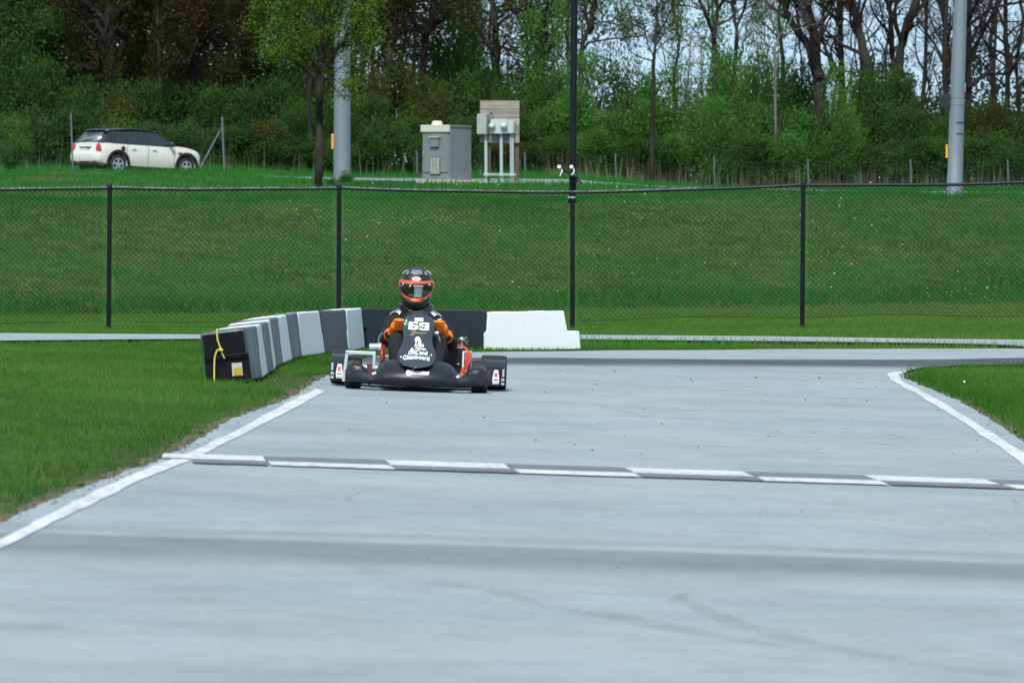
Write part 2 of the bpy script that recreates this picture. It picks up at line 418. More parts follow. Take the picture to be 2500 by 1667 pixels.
# chequered line across the track
sl = thing("start_line", None, None); tag(sl, "chequered white and dark grey line painted across the track", kind='structure')
A0, A1 = G(390, 1107), G(2500, 1181); B0, B1 = G(400, 1120.5), G(2500, 1185.5); C0, C1 = G(455, 1127), G(2500, 1194.5)
mids = [G(px, 1120.5 + (px - 400) * (1187 - 1120.5) / 2100) for px in (394, 652, 952, 1251, 1548, 1845, 2147, 2445, 2745, 3045)]
ax = (mids[7] - mids[1]).normalized(); nrm = Vector((-ax.y, ax.x, 0))
for row in (0, 1):
    for i in range(len(mids) - 1):
        q0, q1 = mids[i], mids[i + 1]; dv = nrm * (0.62 if row == 0 else -0.50)
        w = (i + row) % 2 == 0
        if i == 0 and row == 1: q0 = q0.lerp(q1, 0.28)
        e = ax * 0.003; a_, b_ = q0 + e, q1 - e
        jit = [Vector((rng.normal(0, .006), rng.normal(0, .012), 0)) for _ in range(12)]
        top = [a_.lerp(b_, t) + dv + jit[k] for k, t in enumerate((0, .2, .4, .6, .8, 1))]
        bot = [a_.lerp(b_, t) + nrm * (0.003 if row == 0 else -0.003) for t in (1, .5, 0)]
        o = sheet("painted_square", [(p.x, p.y) for p in top + bot], white_paint if w else dark_paint, 0.008, None, parent=sl)
# rubber marks on the concrete
def rub_mat(name, c, dens):
    m, N, L, P = new_mat(name); geo = N.new("ShaderNodeTexCoord").outputs['Object']
    f = ramp(N, L, noise(N, L, geo, 3.0, 6), [(0.30, 0.0), (0.80, dens)])
    P.inputs['Base Color'].default_value = (*c, 1); P.inputs['Roughness'].default_value = 0.7
    L.new(f, P.inputs['Alpha']); return m
rub = rub_mat("faint_rubber", (0.08, 0.095, 0.10), 0.20); rust = rub_mat("rust_stain", (0.16, 0.08, 0.04), 0.6)
def skid(pts, w, m):
    P = [G(*p) for p in pts]; Q = []
    for i in range(len(P) - 1):
        for j in range(6): Q.append(P[i].lerp(P[i + 1], j / 6))
    Q.append(P[-1]); le, ri = [], []
    for i, p in enumerate(Q):
        t = (Q[min(i + 1, len(Q) - 1)] - Q[max(i - 1, 0)]).normalized(); n = Vector((-t.y, t.x, 0))
        s_ = w * (0.25 + 0.75 * math.sin(math.pi * (i + 0.5) / len(Q)))
        le.append(p + n * s_ / 2); ri.append(p - n * s_ / 2)
    o = sheet("skid_mark", [(p.x, p.y) for p in le + ri[::-1]], m, 0.002)
    tag(o, "dark curved tyre streak on the pale concrete", kind='structure')
skid([(1290, 1478), (1480, 1500), (1700, 1545), (1990, 1590)], 0.16, rub)
skid([(1650, 1455), (1790, 1520), (1990, 1575), (2250, 1620), (2500, 1655)], 0.14, rub)
skid([(930, 1195), (880, 1200), (850, 1215), (856, 1225), (880, 1230)], 0.03, rub)
skid([(1460, 990), (1520, 1003), (1590, 1021), (1680, 1022)], 0.10, rub)
skid([(1920, 1072), (2060, 1078)], 0.035, rust); skid([(2110, 1080), (2200, 1088)], 0.04, rust)
skid([(2470, 1215), (2483, 1230), (2480, 1247)], 0.04, rub)
skid([(0, 1540), (60, 1530), (90, 1522)], 0.3, rub)
skid([(880, 1395), (960, 1402)], 0.2, rub); skid([(1640, 1470), (1672, 1448)], 0.06, rub)
skid([(2060, 1044), (2090, 1056)], 0.06, rub); skid([(1040, 1420), (1200, 1440), (1330, 1478)], 0.12, rub)
skid([(2170, 1060), (2215, 1072)], 0.05, rub); skid([(1900, 1045), (1895, 1052), (1870, 1060)], 0.05, rub)
# bits of grit and clippings
mb = MB()
for _ in range(90):
    px, py = rng.uniform(820, 2450), rng.uniform(868, 1110) if rng.random() < .75 else rng.uniform(1140, 1500)
    p = G(px, py)
    if not inside(road2, np.array([p.x]), np.array([p.y]))[0]: continue
    s_ = rng.uniform(0.003, 0.009) * min(1.0, p.y / 45) ** 1.3; mb.sphere((p.x, p.y, p.z + s_ * 0.4), (s_ * rng.uniform(.8, 1.8), s_, s_ * .7), 5, 3)
grit = mb.build("grit", mat("grit", (0.03, 0.028, 0.022), 0.9)); tag(grit, "small dark bits of grit scattered on the track", kind='stuff')

# bare soil and grit along the worn track edges
soil_m = mat("bare_soil", (0.105, 0.080, 0.055), 0.95, var=.4, vs=9, bump=.6, bs=40, c2=(.19, .16, .12), spec=.1)
def soil_strip(pts, w, side, label):
    P = wobble(pts, .0, 8); le, ri = [], []
    for i, p in enumerate(P):
        t = (P[min(i + 1, len(P) - 1)] - P[max(i - 1, 0)]); t.z = 0; t.normalize(); n = Vector((-t.y, t.x, 0)) * side
        le.append(p + n * w * rng.uniform(.3, 1.3)); ri.append(p - n * .03)
    o = sheet("soil_edge", [(p.x, p.y) for p in le + ri[::-1]], soil_m, -0.012); tag(o, label, kind='structure')
soil_strip(ledge[1:], .10, 1, "strip of bare brown soil between lawn and outer track edge"); soil_strip(rin[4:], .09, -1 if False else 1, "strip of bare brown soil along the inner grass corner")
mb = MB()
for pts, n in ((ledge[1:], 380), (rin[3:], 130), (fedge + farR[:1], 90)):
    for _ in range(n):
        i = rng.integers(len(pts) - 1); p = pts[i].lerp(pts[i + 1], rng.random()); x, y = p.x + rng.normal(-.02, .07), p.y + rng.normal(0, .16)
        s_ = rng.uniform(.002, .006); mb.sphere((x, y, float(terr(x, y)) + s_ * .4), (s_ * 1.6, s_, s_ * .7), 5, 3)
lit = mb.build("soil_crumbs", soil_m); tag(lit, "crumbs of soil and grit strewn along the track edges", kind='stuff')
# ------------------------------------------------------------------ grass
no_grass = [road2, path2, lane2]
def blades(name, X, Y, H, Wd, m, bend=0.35, off=-0.022, two=False):
    n = len(X); Z = terr(X, Y) + off
    a = rng.uniform(0, 2 * math.pi, n); lean = rng.normal(0, bend, n) * H; la = rng.uniform(0, 2 * math.pi, n)
    dx, dy = np.cos(a) * Wd / 2, np.sin(a) * Wd / 2 * 0.5
    V = np.empty((n, 3, 3), np.float32)
    V[:, 0] = np.column_stack([X - dx, Y - dy, Z]); V[:, 1] = np.column_stack([X + dx, Y + dy, Z])
    V[:, 2] = np.column_stack([X + np.cos(la) * lean, Y + np.sin(la) * lean, Z + H])
    return V
def vnoise(X, Y, sc, seed):
    r = np.random.default_rng(seed); g = r.random((128, 128))
    x, y = X / sc, Y / sc; xi, yi = np.floor(x).astype(int), np.floor(y).astype(int); fx, fy = ss(x - xi), ss(y - yi)
    q = lambda i, j: g[i % 128, j % 128]
    return (q(xi, yi) * (1 - fx) + q(xi + 1, yi) * fx) * (1 - fy) + (q(xi, yi + 1) * (1 - fx) + q(xi + 1, yi + 1) * fx) * fy
def scatter(n, y0, y1, margin, xr=None):
    Y = np.sqrt(rng.uniform(y0 ** 2, y1 ** 2, n)); hw = Y * 1250 / FPX + margin
    X = rng.uniform(-1, 1, n) * hw
    if xr: k = (X > xr[0]) & (X < xr[1]); X, Y = X[k], Y[k]
    k = np.ones(len(X), bool)
    for p in no_grass: k &= ~inside(p, X, Y)
    return X[k], Y[k]
def edge_dist(X, Y, pts):
    d = np.full(X.shape, 1e9)
    P = np.array([(p.x, p.y) for p in pts])
    for i in range(len(P) - 1):
        a, b = P[i], P[i + 1]; ab = b - a; t = np.clip(((X - a[0]) * ab[0] + (Y - a[1]) * ab[1]) / (ab @ ab), 0, 1)
        d = np.minimum(d, np.hypot(X - a[0] - ab[0] * t, Y - a[1] - ab[1] * t))
    return d
gl = [(0.034, 0.118, 0.017), (0.060, 0.172, 0.026), (0.092, 0.212, 0.038), (0.145, 0.24, 0.062)]
lawn_m = veg_mat("lawn_blades", gl, 0.35, 0.6, ((0.74, 0.80, 0.82), (1.12, 1.1, 1.0)), 0.45, False)
bank_m = veg_mat("bank_blades", [(0.018, 0.112, 0.020), (0.032, 0.170, 0.030), (0.048, 0.205, 0.038), (0.072, 0.225, 0.050)], 0.42, 0.6, ((0.72, 0.76, 0.80), (1.06, 1.08, 0.98)), 0.28, False)
# near lawns (mown)
X, Y = scatter(300000, 15, 66, 1.2)
k = (X < 0.5) | (Y > 52) | (X > 3.0); X, Y = X[k], Y[k]
ed = np.minimum(edge_dist(X, Y, ledge), edge_dist(X, Y, rin)); fd = edge_dist(X, Y, fedge + farR)
bare = (np.minimum(ed, fd) < 0.10 + 0.25 * vnoise(X, Y, 0.35, 3) ** 2) & (rng.random(len(X)) < 0.75)
dirt_c = G(700, 925); bare |= (np.hypot((X - dirt_c.x) / 0.35, (Y - dirt_c.y) / 3.2) < 0.6 + 0.6 * vnoise(X, Y, .3, 9)) & (rng.random(len(X)) < .72)
X, Y, ed, fd = X[~bare], Y[~bare], ed[~bare], fd[~bare]
near_edge = np.exp(-np.minimum(ed, fd * 0.8) / 0.5)
H = (0.026 + 0.018 * vnoise(X, Y, 0.5, 1)) * rng.uniform(0.6, 1.4, len(X)) * (1 + 0.75 * near_edge * vnoise(X, Y, .3, 4))
k = X > 2.2; H[k] *= 1.5
stripe = 0.5 + 0.5 * np.sin((X * 0.55 + Y * 0.11) * 2.3)
V = blades("", X, Y, H, 0.0035 + Y * 0.00009, None)
lawn = raw_mesh("lawn", V, 3, lawn_m, rnd=np.clip(0.1 + rng.beta(2, 2.2, len(X)) * 0.55 + 0.22 * (stripe - .3) - 0.34 * near_edge + .1 * vnoise(X, Y, .8, 5), 0, 1))
tag(lawn, "short mown green grass beside the track and the footpath", kind='stuff')
# mown strip under and behind the fence
X, Y = scatter(190000, 65, 98, 2.0)
foot = 93 + 0.5 * np.clip(X, -14, 14); k = Y < foot; X, Y = X[k], Y[k]
pd = np.minimum(edge_dist(X, Y, px_poly(PT)), edge_dist(X, Y, px_poly(PB)))
H = (0.045 + 0.02 * vnoise(X, Y, .6, 2)) * rng.uniform(.6, 1.4, len(X)) * (1 + 0.9 * np.exp(-pd / .35))
V = blades("", X, Y, H, 0.010, None)
strip = raw_mesh("mown_strip", V, 3, lawn_m, rnd=np.clip(rng.beta(2, 2, len(X)) * .7 + .28, 0, 1))
tag(strip, "mown strip of lighter grass under the wire fence", kind='stuff')
# long grass on the bank
X, Y = scatter(330000, 84, 122, 2.5)
foot = 93 + 0.5 * np.clip(X, -14, 14); k = (Y > foot - .1) & (Y < foot + 16); X, Y = X[k], Y[k]
foot = foot[k] if len(foot) != len(X) else foot
cl = vnoise(X, Y, 1.1, 11) * .6 + vnoise(X, Y, .35, 12) * .4
H = 0.05 + 0.13 * cl ** 1.6 + 0.09 * np.exp(-((Y - foot - 0.9) / 1.1) ** 2); H *= rng.uniform(.55, 1.3, len(X))
V = blades("", X, Y, H, 0.012, None, 0.45, -0.01)
bankg = raw_mesh("bank_grass", V, 3, bank_m, rnd=np.clip(.18 + rng.beta(2, 2.4, len(X)) * .42 + .40 * (cl - .4) + .25 * (vnoise(X, Y, 2.6, 14) - .5), 0, 1))
tag(bankg, "long uneven green grass covering the bank behind the wire fence", kind='stuff')
# top of the bank back to the woods
X, Y = scatter(130000, 106, 232, 4.0)
foot = 93 + 0.5 * np.clip(X, -14, 14); k = Y > foot + 13; X, Y = X[k], Y[k]
cl = vnoise(X, Y, 2.0, 21)
H = (0.07 + 0.16 * cl ** 2 + 0.30 * ss((Y - 188) / 14)) * rng.uniform(.5, 1.3, len(X))
V = blades("", X, Y, H, 0.030, None, .4, -0.01)
topg = raw_mesh("plateau_grass", V, 3, bank_m, rnd=np.clip(rng.beta(2, 2, len(X)) * .75 + .25 * cl, 0, 1))
tag(topg, "grass on top of the bank in front of the woods", kind='stuff')
# flowers, seed heads and tall dead stems
def heads(name, X, Y, H, r, m, mstem, label):
    V = blades("", X, Y, H, 0.008, None, .12, -0.01); tips = V[:, 2].copy()
    stems = raw_mesh(name, V, 3, mstem, rnd=rng.random(len(X)))
    mb = MB()
    for t in tips: mb.sphere(t, (r * rng.uniform(.7, 1.2),) * 3, 6, 4)
    h = mb.build("seed_head" if 'dandelion' in name else "blossom", m, stems); h['kind'] = 'stuff'
    tag(stems, label, kind='stuff')
fluff = mat("dandelion_fluff", (0.75, 0.76, 0.72), 0.9); yellow = mat("yellow_petal", (0.26, 0.28, 0.03), 0.8)
X, Y = scatter(900, 95, 112, 2); k = (X > -3) & (rng.random(len(X)) < .07); X, Y = X[k], Y[k]
X2, Y2 = scatter(2500, 36, 55, .5, (2.2, 9)); X2, Y2 = X2[:6], Y2[:6]
heads("dandelion_clocks", np.concatenate([X, X2]), np.concatenate([Y, Y2]), np.concatenate([rng.uniform(.15, .35, len(X)), rng.uniform(.07, .13, len(X2))]), 0.011, fluff, lawn_m, "white dandelion seed heads dotted over the grass")
X, Y = scatter(9000, 94, 108, 2); k = (Y < 93 + 0.5 * np.clip(X, -14, 14) + 11.5) & (vnoise(X, Y, 1.3, 31) * .6 + vnoise(X, Y, 3.0, 33) * .4 > .66); X, Y = X[k], Y[k]
k = rng.random(len(X)) < .4; X, Y = X[k], Y[k]
heads("yellow_weeds", X, Y, rng.uniform(.14, .30, len(X)), 0.013, yellow, bank_m, "patches of small yellow flowering weeds on the bank")
straw_m = veg_mat("straw", [(0.07, 0.062, 0.042), (0.13, 0.115, 0.08), (0.22, 0.20, 0.15)], .2, .8, None, 1, False)
X, Y = scatter(3000, 186, 200, 3.0); k = (X > 1.0) | (rng.random(len(X)) < .25); X, Y = X[k], Y[k]
V = blades("", X, Y, rng.uniform(.3, 1.15, len(X)) * (.5 + .7 * vnoise(X, Y, 1.2, 41)), 0.022, None, .14)
dw = raw_mesh("dead_stems", V, 3, straw_m, rnd=rng.random(len(X))); tag(dw, "pale dry weed stems standing along the foot of the woods", kind='stuff')
X, Y = scatter(1300, 94, 110, 2.0); k = vnoise(X, Y, 1.0, 51) > .72; X, Y = X[k], Y[k]
V = blades("", X, Y, rng.uniform(.15, .5, len(X)), 0.011, None, .2)
dw2 = raw_mesh("dry_grass", V, 3, straw_m, rnd=rng.random(len(X))); tag(dw2, "sparse dry grass stalks sticking out of the bank", kind='stuff')
# ------------------------------------------------------------------ chain-link fence
black_vinyl = mat("black_coated_steel", (0.006, 0.008, 0.012), 0.45, 0.0, var=0.3, vs=5, spec=0.2)
worn_hi_m = mat("worn_pale_highlight", (0.20, 0.25, 0.28), 0.6, var=.6, vs=9)
FD = 76.0
fence = thing("chain_link_fence", "black coated chain link fence with a long top rail in front of the grassy bank", "fence", gx(828, FD))
fo = fence.location
posts_px = [(-855, 458, 806, 6), (-292, 458, 805, 6), (268, 457, 803, 6), (828, 457, 798, 4), (1398, 467, 797, 3), (1961, 449, 789, 5), (2522, 443, 786, 6), (3085, 441, 784, 6)]
tops, bases = [], []
for i, (px, yt, yb, ln) in enumerate(posts_px):
    t = at(px, yt, FD) - fo; b = at(px - ln + 3, yb, FD) - fo
    tops.append(t); bases.append(b)
    mb = MB(); mb.tube([b - Vector((0, 0, .35)), t + Vector((0, 0, -0.01))], 0.032, 12)
    po = mb.build("post", black_vinyl, fence)
    if i != 4:
        c = MB(); c.lathe(t, (0, 0, 1), [(0.036, -0.05), (0.040, 0.0), (0.035, 0.03), (0.018, 0.045), (0.0, 0.047)], 12); c.build("post_cap", black_vinyl, po)
for i in range(len(tops) - 1):
    a, b = tops[i] + Vector((0, -.004, -.012)), tops[i + 1] + Vector((0, -.004, -.012))
    pts = [a.lerp(b, t) + Vector((0, 0, -0.018 * math.sin(math.pi * t) + .004 * math.sin(9 * t + i))) for t in np.linspace(0, 1, 13)]
    MB().tube(pts, 0.021, 8).build("top_rail", black_vinyl, fence)
    worn = MB(); rows_ = []  # pale ragged strip: coating wear plus a highlight painted along the rail top
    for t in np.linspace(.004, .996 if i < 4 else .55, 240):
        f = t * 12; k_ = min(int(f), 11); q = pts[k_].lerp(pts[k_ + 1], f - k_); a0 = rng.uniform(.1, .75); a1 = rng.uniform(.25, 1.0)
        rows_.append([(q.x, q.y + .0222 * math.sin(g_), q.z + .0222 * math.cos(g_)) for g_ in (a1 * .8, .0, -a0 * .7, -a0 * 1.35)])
    if i < 5: worn.grid(np.array(rows_)); worn.build("worn_highlight", worn_hi_m, fence, smooth=False)
    # woven mesh: straight runs of wire in both diagonals, pushed slightly in and out where they cross
    wm = MB(); Lx = (b - a).length; bt, bb = bases[i], bases[i + 1]
    hgt = lambda t: (a.z + (b.z - a.z) * t - 0.0) - (bt.z + (bb.z - bt.z) * t + 0.10 + 0.015 * math.sin(t * 7 + i))
    sp = 0.072; nW = int(Lx / sp) + 30
    for s_ in (1, -1):
        for j in range(-30, nW + 30):
            x0 = j * sp; pts = []
            for kk in range(0, 27):
                x = x0 + s_ * kk * sp; v = kk / 26.0
                if x < 0.02 or x > Lx - 0.02: 
                    if pts: break
                    continue
                t = x / Lx; p = a.lerp(b, t); z = p.z - hgt(t) * (1 - v) - 0.01
                wob = 0.012 * math.sin(x * 2.1 + v * 5) + 0.006 * math.sin(x * 5 + v * 9)
                pts.append((p.x + wob * .5, p.y - 0.03 + wob + 0.003 * s_ * (1 if kk % 2 else -1), z))
            if len(pts) > 1: wm.tube(pts, 0.0028, 3, False)
    o = wm.build("wire_mesh", black_vinyl, fence, smooth=False); o['kind'] = 'stuff'
    lw = [Vector((a.lerp(b, t).x, a.lerp(b, t).y - .03, a.lerp(b, t).z - hgt(t) - .012)) for t in np.linspace(0, 1, 25)]
    MB().tube(lw, 0.0035, 5).build("bottom_wire", black_vinyl, fence)

# mast strapped to the fence post, with clamp and twin solar spot light
galv = mat("galvanised_steel", (0.40, 0.42, 0.44), 0.45, 0.7, var=0.15, vs=3)
mast = thing("mast", "tall thin black pole strapped to the top of a fence post with a steel band", "pole", at(1398, 496, FD + .10))
mo = mast.location
m0, m1 = at(1398, 496, FD + .10) - mo, at(1409, -900, FD + .12) - mo
MB().tube([m0, m0.lerp(m1, .35), m1], [0.050, 0.047, 0.040], 14).build("pole", black_vinyl, mast)
cl = at(1398, 482, FD) - mo
MB().lathe(cl, (0, 0, 1), [(0.0325, -.013), (0.041, -.013), (0.041, .013), (0.0325, .013)], 16, True).build("steel_band", galv, mast)
mb = MB(); mb.box(cl + Vector((-.050, -.02, -.003)), (.03, .03, .022)); mb.cyl(cl + Vector((-.06, -.035, 0)), cl + Vector((-.045, .0, 0)), .008, n=8); mb.build("clamp_bolt", galv, mast, bevel=.003)
mb = MB(); mb.box(cl + Vector((-.047, 0, -.05)), (.03, .05, .07), (0, .25, 0)); mb.build("clamp_bracket", black_vinyl, mast, bevel=.005)
mb = MB(); mb.tube([cl + Vector((-.04, -.03, -.2)), cl + Vector((-.045, -.03, -.27)), cl + Vector((-.06, -.03, -.29))], .006, 5); mb.build("cable_end", black_vinyl, mast)
lampw = mat("white_lamp_housing", (0.82, 0.84, 0.82), 0.3)
sl_ = thing("solar_spotlight", "twin headed white spotlight on a small black solar panel fixed to the black pole", "spotlight", at(1402, 430, FD - .05))
so = sl_.location
pc = at(1396, 428, FD - .05) - so
quad = [at(1377, 414, FD - .12) - so, at(1403, 412, FD + .10) - so, at(1421, 448, FD + .10) - so, at(1400, 432, FD - .12) - so]
mb = MB(); nn = Vector((.3, -.35, .8)).normalized() * .012
mb.add([q for q in quad] + [q - nn for q in quad], [(0, 1, 2, 3), (7, 6, 5, 4), (0, 4, 5, 1), (1, 5, 6, 2), (2, 6, 7, 3), (3, 7, 4, 0)])
mb.build("solar_panel", mat("solar_cell", (0.008, 0.010, 0.018), 0.25), sl_)
mb = MB(); mb.box(at(1401, 438, FD - .02) - so, (.10, .06, .10)); mb.build("bracket", black_vinyl, sl_, bevel=.01)
for px, py, arm in ((1365.5, 408.5, [(1371, 413), (1373, 418), (1369, 424), (1367, 431)]), (1395.5, 408.5, [(1400, 411), (1402, 418), (1399, 424), (1394, 428)])):
    c = at(px, py, FD - .10) - so
    h = MB(); h.lathe(c, (-.25, -1, .15), [(0, .028), (.018, .027), (.026, .018), (.027, 0), (.022, -.02), (.012, -.034), (0, -.036)], 14); hd = h.build("lamp_head", lampw, sl_)
    MB().tube([at(x, y, FD - .09) - so for x, y in arm], [.008, .010, .009, .005], 7).build("lamp_arm", lampw, hd)
    MB().tube([c + Vector((.02, .03, -.02)), at(1384 if px < 1380 else 1402, 420, FD - .06) - so], .012, 6).build("joint", black_vinyl, hd)

# ------------------------------------------------------------------ plastic track barriers
def barrier_mat(name, base, streak, amt, dirt, lo=0.45):
    m, N, L, P = new_mat(name); geo = N.new("ShaderNodeTexCoord").outputs['Object']
    oi = N.new("ShaderNodeObjectInfo"); ad = N.new("ShaderNodeVectorMath"); L.new(geo, ad.inputs[0])
    sc = N.new("ShaderNodeVectorMath"); sc.operation = 'SCALE'; sc.inputs[0].default_value = (7, 13, 5); L.new(oi.outputs['Random'], sc.inputs['Scale'])
    L.new(sc.outputs[0], ad.inputs[1]); v = ad.outputs[0]
    f = ramp(N, L, noise(N, L, v, 3.6, 8, stretch=(1.3, 1.3, 0.42), rough=0.78), [(lo, 0.0), (lo + .22, amt)])
    c = mixc(N, L, f, base, streak)
    f2 = ramp(N, L, noise(N, L, v, 11.0, 6, stretch=(1, 1, .5)), [(0.55, 0.0), (0.72, dirt)])
    c = mixc(N, L, f2, c, (0.10, 0.10, 0.09))
    L.new(c, P.inputs['Base Color']); P.inputs['Roughness'].default_value = 0.45; P.inputs['Specular IOR Level'].default_value = 0.3
    return m
bar_black = barrier_mat("black_barrier_plastic", (0.020, 0.025, 0.032), (0.075, 0.09, 0.105), 0.7, 0.1)
bar_deep = barrier_mat('deep_black_barrier_plastic', (0.013, 0.018, 0.025), (0.03, 0.038, 0.048), 0.6, 0.06)
bar_faded = barrier_mat("scuffed_barrier_plastic", (0.042, 0.052, 0.062), (0.24, 0.27, 0.30), 0.8, 0.35)
bar_white = barrier_mat("white_barrier_plastic", (0.70, 0.73, 0.75), (0.60, 0.64, 0.66), 0.35, 0.02)
bar_whited = barrier_mat("scuffed_white_barrier_plastic", (0.68, 0.70, 0.72), (0.44, 0.47, 0.49), 0.7, 0.40)
JP = [(613, 929), (641, 922), (652, 915), (668, 908.5), (673, 902.5), (690, 896.5), (711, 890), (737, 881.5), (790, 870.5), (851, 861.5), (888, 855), (1188, 848.5), (1386, 845.5)]
JD = [45.9, 47.0, 48.1, 49.3, 50.6, 52.0, 53.5, 55.1, 56.8, 58.5, 60.3, 62.2, 62.75]
J = [((q[0] - CX) / FPX * d, d) for q, d in zip(JP, JD)]
BH = 0.43
def make_barrier(i, kind, m, label):
    tab = .17 if i == 11 else .055
    a, b = Vector((*J[i], 0)), Vector((*J[i + 1], 0)); d = (b - a); Lb = d.length; yaw = math.atan2(d.y, d.x)
    nrm_ = Vector((-d.y, d.x, 0)).normalized(); c = (a + b) / 2 + nrm_ * 0.175
    z0 = float(terr(c.x, c.y)) - 0.03; za, zb = float(terr(a.x, a.y)), float(terr(b.x, b.y))
    o = thing("track_barrier", label, "barrier", (c.x, c.y, z0), ((-.13, -.13, -.125, -.13, -.12, -.125, -.12, -.11, -.09, -.07, -.03, -.03)[i], -math.atan2(zb - za, Lb) - (.035 if i == 11 else 0), yaw), "row of black and white plastic track barriers")
    h = Lb / 2
    if kind == 'w': P = [(-h - .055, 0), (h + tab, 0), (h + tab - .012, .205), (h + .004, .21), (h - .035, BH), (-h + .035, BH), (-h - .004, .21), (-h - .045, .205)]
    else: P = [(-h + .062, 0), (h - .062, 0), (h - .052, .212), (h - .001, .217), (h + .018, BH - .01), (h, BH), (-h, BH), (-h - .018, BH - .01), (-h + .001, .217), (-h + .052, .212)]
    hw = lambda z: 0.186 - 0.006 * (z / BH)
    mb = MB(); n = len(P)
    for sy in (-1, 1): mb.add([(x, sy * hw(z), z) for x, z in P], [tuple(range(n))[::-sy]])
    for k in range(n): k2 = (k + 1) % n; mb.f.append((k, k2, n + k2, n + k))
    mb.build("body", m, o, bevel=0.018, seg=3)
    for x in (-h * .45, h * .45): MB().box((x, 0, BH - .002), (.11, .20, .012)).build("filler_cap", m, o, bevel=.004)
    return o, h, yaw
specs = [('b', bar_faded, "nearest black barrier of the row, yellow rope and yellow sticker on its end"),
 ('w', bar_whited, "thin scuffed white barrier directly behind the roped black one"),
 ('b', bar_faded, "grey scuffed black barrier, third in the row from the rope"),
 ('w', bar_whited, "white barrier seen as a sliver, fourth in the row from the rope"),
 ('b', bar_faded, "scuffed dark barrier, fifth in the row from the rope"),
 ('w', bar_white, "white barrier with dirty foot, sixth in the row from the rope"),
 ('b', bar_faded, "dark grey barrier, seventh from the rope, before the first wide white one"),
 ('w', bar_white, "wide clean white barrier left of the fence post, eighth from the rope"),
 ('b', bar_black, "streaky black barrier below the fence post left of the driver"),
 ('w', bar_white, "narrow white barrier just left of the driver"),
 ('b', bar_deep, "long black barrier directly behind the seated driver"),
 ('w', bar_white, "large white barrier at the right hand end of the row with a stepped end")]
bars = [make_barrier(i, *s_) for i, s_ in enumerate(specs)]
b1, bh1, yaw1 = bars[0]
end_m = mat("black_barrier_end", (0.004, 0.005, 0.007), 0.5, spec=0.25)
# end face: smooth unscuffed black skin, recess sticker, rope
yl = mat("yellow_sticker", (0.42, 0.34, 0.02), 0.5, var=.15, vs=20); wl = mat("worn_white_sticker", (0.42, 0.45, 0.43), 0.6, var=.3, vs=30)
xe = -bh1
mb = MB(); mb.add([(xe - .0195, -.162, BH - .022), (xe - .0195, .162, BH - .022), (xe - .0035, .166, .235), (xe - .0035, -.166, .235)], [(0, 1, 2, 3)])
mb.build("end_face", end_m, b1, smooth=False, solid=.004)
mb = MB(); mb.add([(xe + .0500, -.178, .20), (xe + .0500, .178, .20), (xe + .0585, .180, .02), (xe + .0585, -.180, .02)], [(0, 1, 2, 3)])
mb.build("recess_face", end_m, b1, smooth=False, solid=.004)
mb = MB(); mb.box((xe + .047, -.075, .105), (.004, .082, .105), (.05, -.05, 0)); st = mb.build("sticker", wl, b1, smooth=False)
mb = MB(); mb.box((xe + .0435, -.077, .088), (.004, .062, .062), (.05, -.05, 0)); mb.build("yellow_field", yl, st, smooth=False)
rope_m = mat("yellow_rope", (0.62, 0.52, 0.08), 0.7, bump=.5, bs=200, var=.15, vs=60)
rope = thing("rope", "thin yellow rope tied over the end of the nearest black barrier", "rope", b1.location, b1.rotation_euler)
x0 = xe - .03
r1_ = [(xe + .10, .045, BH + .008), (xe + .02, .045, BH + .01), (x0 + .006, .045, BH - .004), (x0 + .002, .046, .36), (x0 + .006, .034, .30), (x0 + .006, .026, .275)]
r2_ = [(x0 + .006, .026, .275), (x0, .045, .283), (x0 - .004, .062, .272), (x0 - .002, .085, .225), (x0, .098, .15), (x0 - .005, .108, .07), (x0 - .01, .115, .01), (x0 - .012, .118, -.02)]
r3_ = [(x0 + .006, .028, .272), (x0 + .010, .022, .24), (x0 + .016, .010, .205)]
for nm, r_ in (("loop", r1_), ("loose_end", r2_), ("short_end", r3_)): MB().tube(r_, .0075 if nm != "short_end" else .006, 7).build(nm, rope_m, rope)
MB().sphere((x0 + .002, .027, .274), (.014, .018, .016), 8, 6).build("knot", rope_m, rope)

# ------------------------------------------------------------------ light poles on the bank
pole_m = mat("galvanised_pole", (0.20, 0.24, 0.275), 0.5, 0.3, var=0.12, vs=1.2, stretch=(1, 1, .3))
sign_o = mat("orange_sign", (0.75, 0.30, 0.03), 0.5); iron = mat("dark_fitting", (0.012, 0.013, 0.02), 0.4)
def pole_line(o, d, pts, name, m, n=20):
    P = [at(px, py, d) - o.location for px, py, w in pts]; R = [w / FPX * d / 2 for _, _, w in pts]
    P[0] = P[0] - Vector((0, 0, .4)); MB().tube(P, R, n).build(name, m, o)
pl = thing("light_pole", "thick pale grey steel pole behind the lime green young tree", "pole", gx(835, 148))
pole_line(pl, 148, [(835, 452, 42), (835.5, 300, 41), (836, 232, 40.5), (837, 100, 39), (838.5, -200, 37), (842, -1100, 28)], "shaft", pole_m)
c = at(836, 232, 148) - pl.location; rr_ = 41 / FPX * 148 / 2
MB().lathe(c, (0, 0, 1), [(rr_, -.02), (rr_ + .012, -.015), (rr_ + .012, .015), (rr_, .02)], 24).build("collar_ring", pole_m, pl)
mb = MB(); mb.box(at(812, 346, 148) - pl.location, (.07, .04, .40)); mb.build("sign", sign_o, pl, bevel=.02)
mb = MB(); mb.box(c + Vector((0, -rr_ + .02, -2.15)), (.12, .03, .2)); mb.build("hand_hole_cover", pole_m, pl, bevel=.01)
pr = thing("light_pole", "tall pale grey steel pole with a black box and two dark straps", "pole", gx(2331, 113))
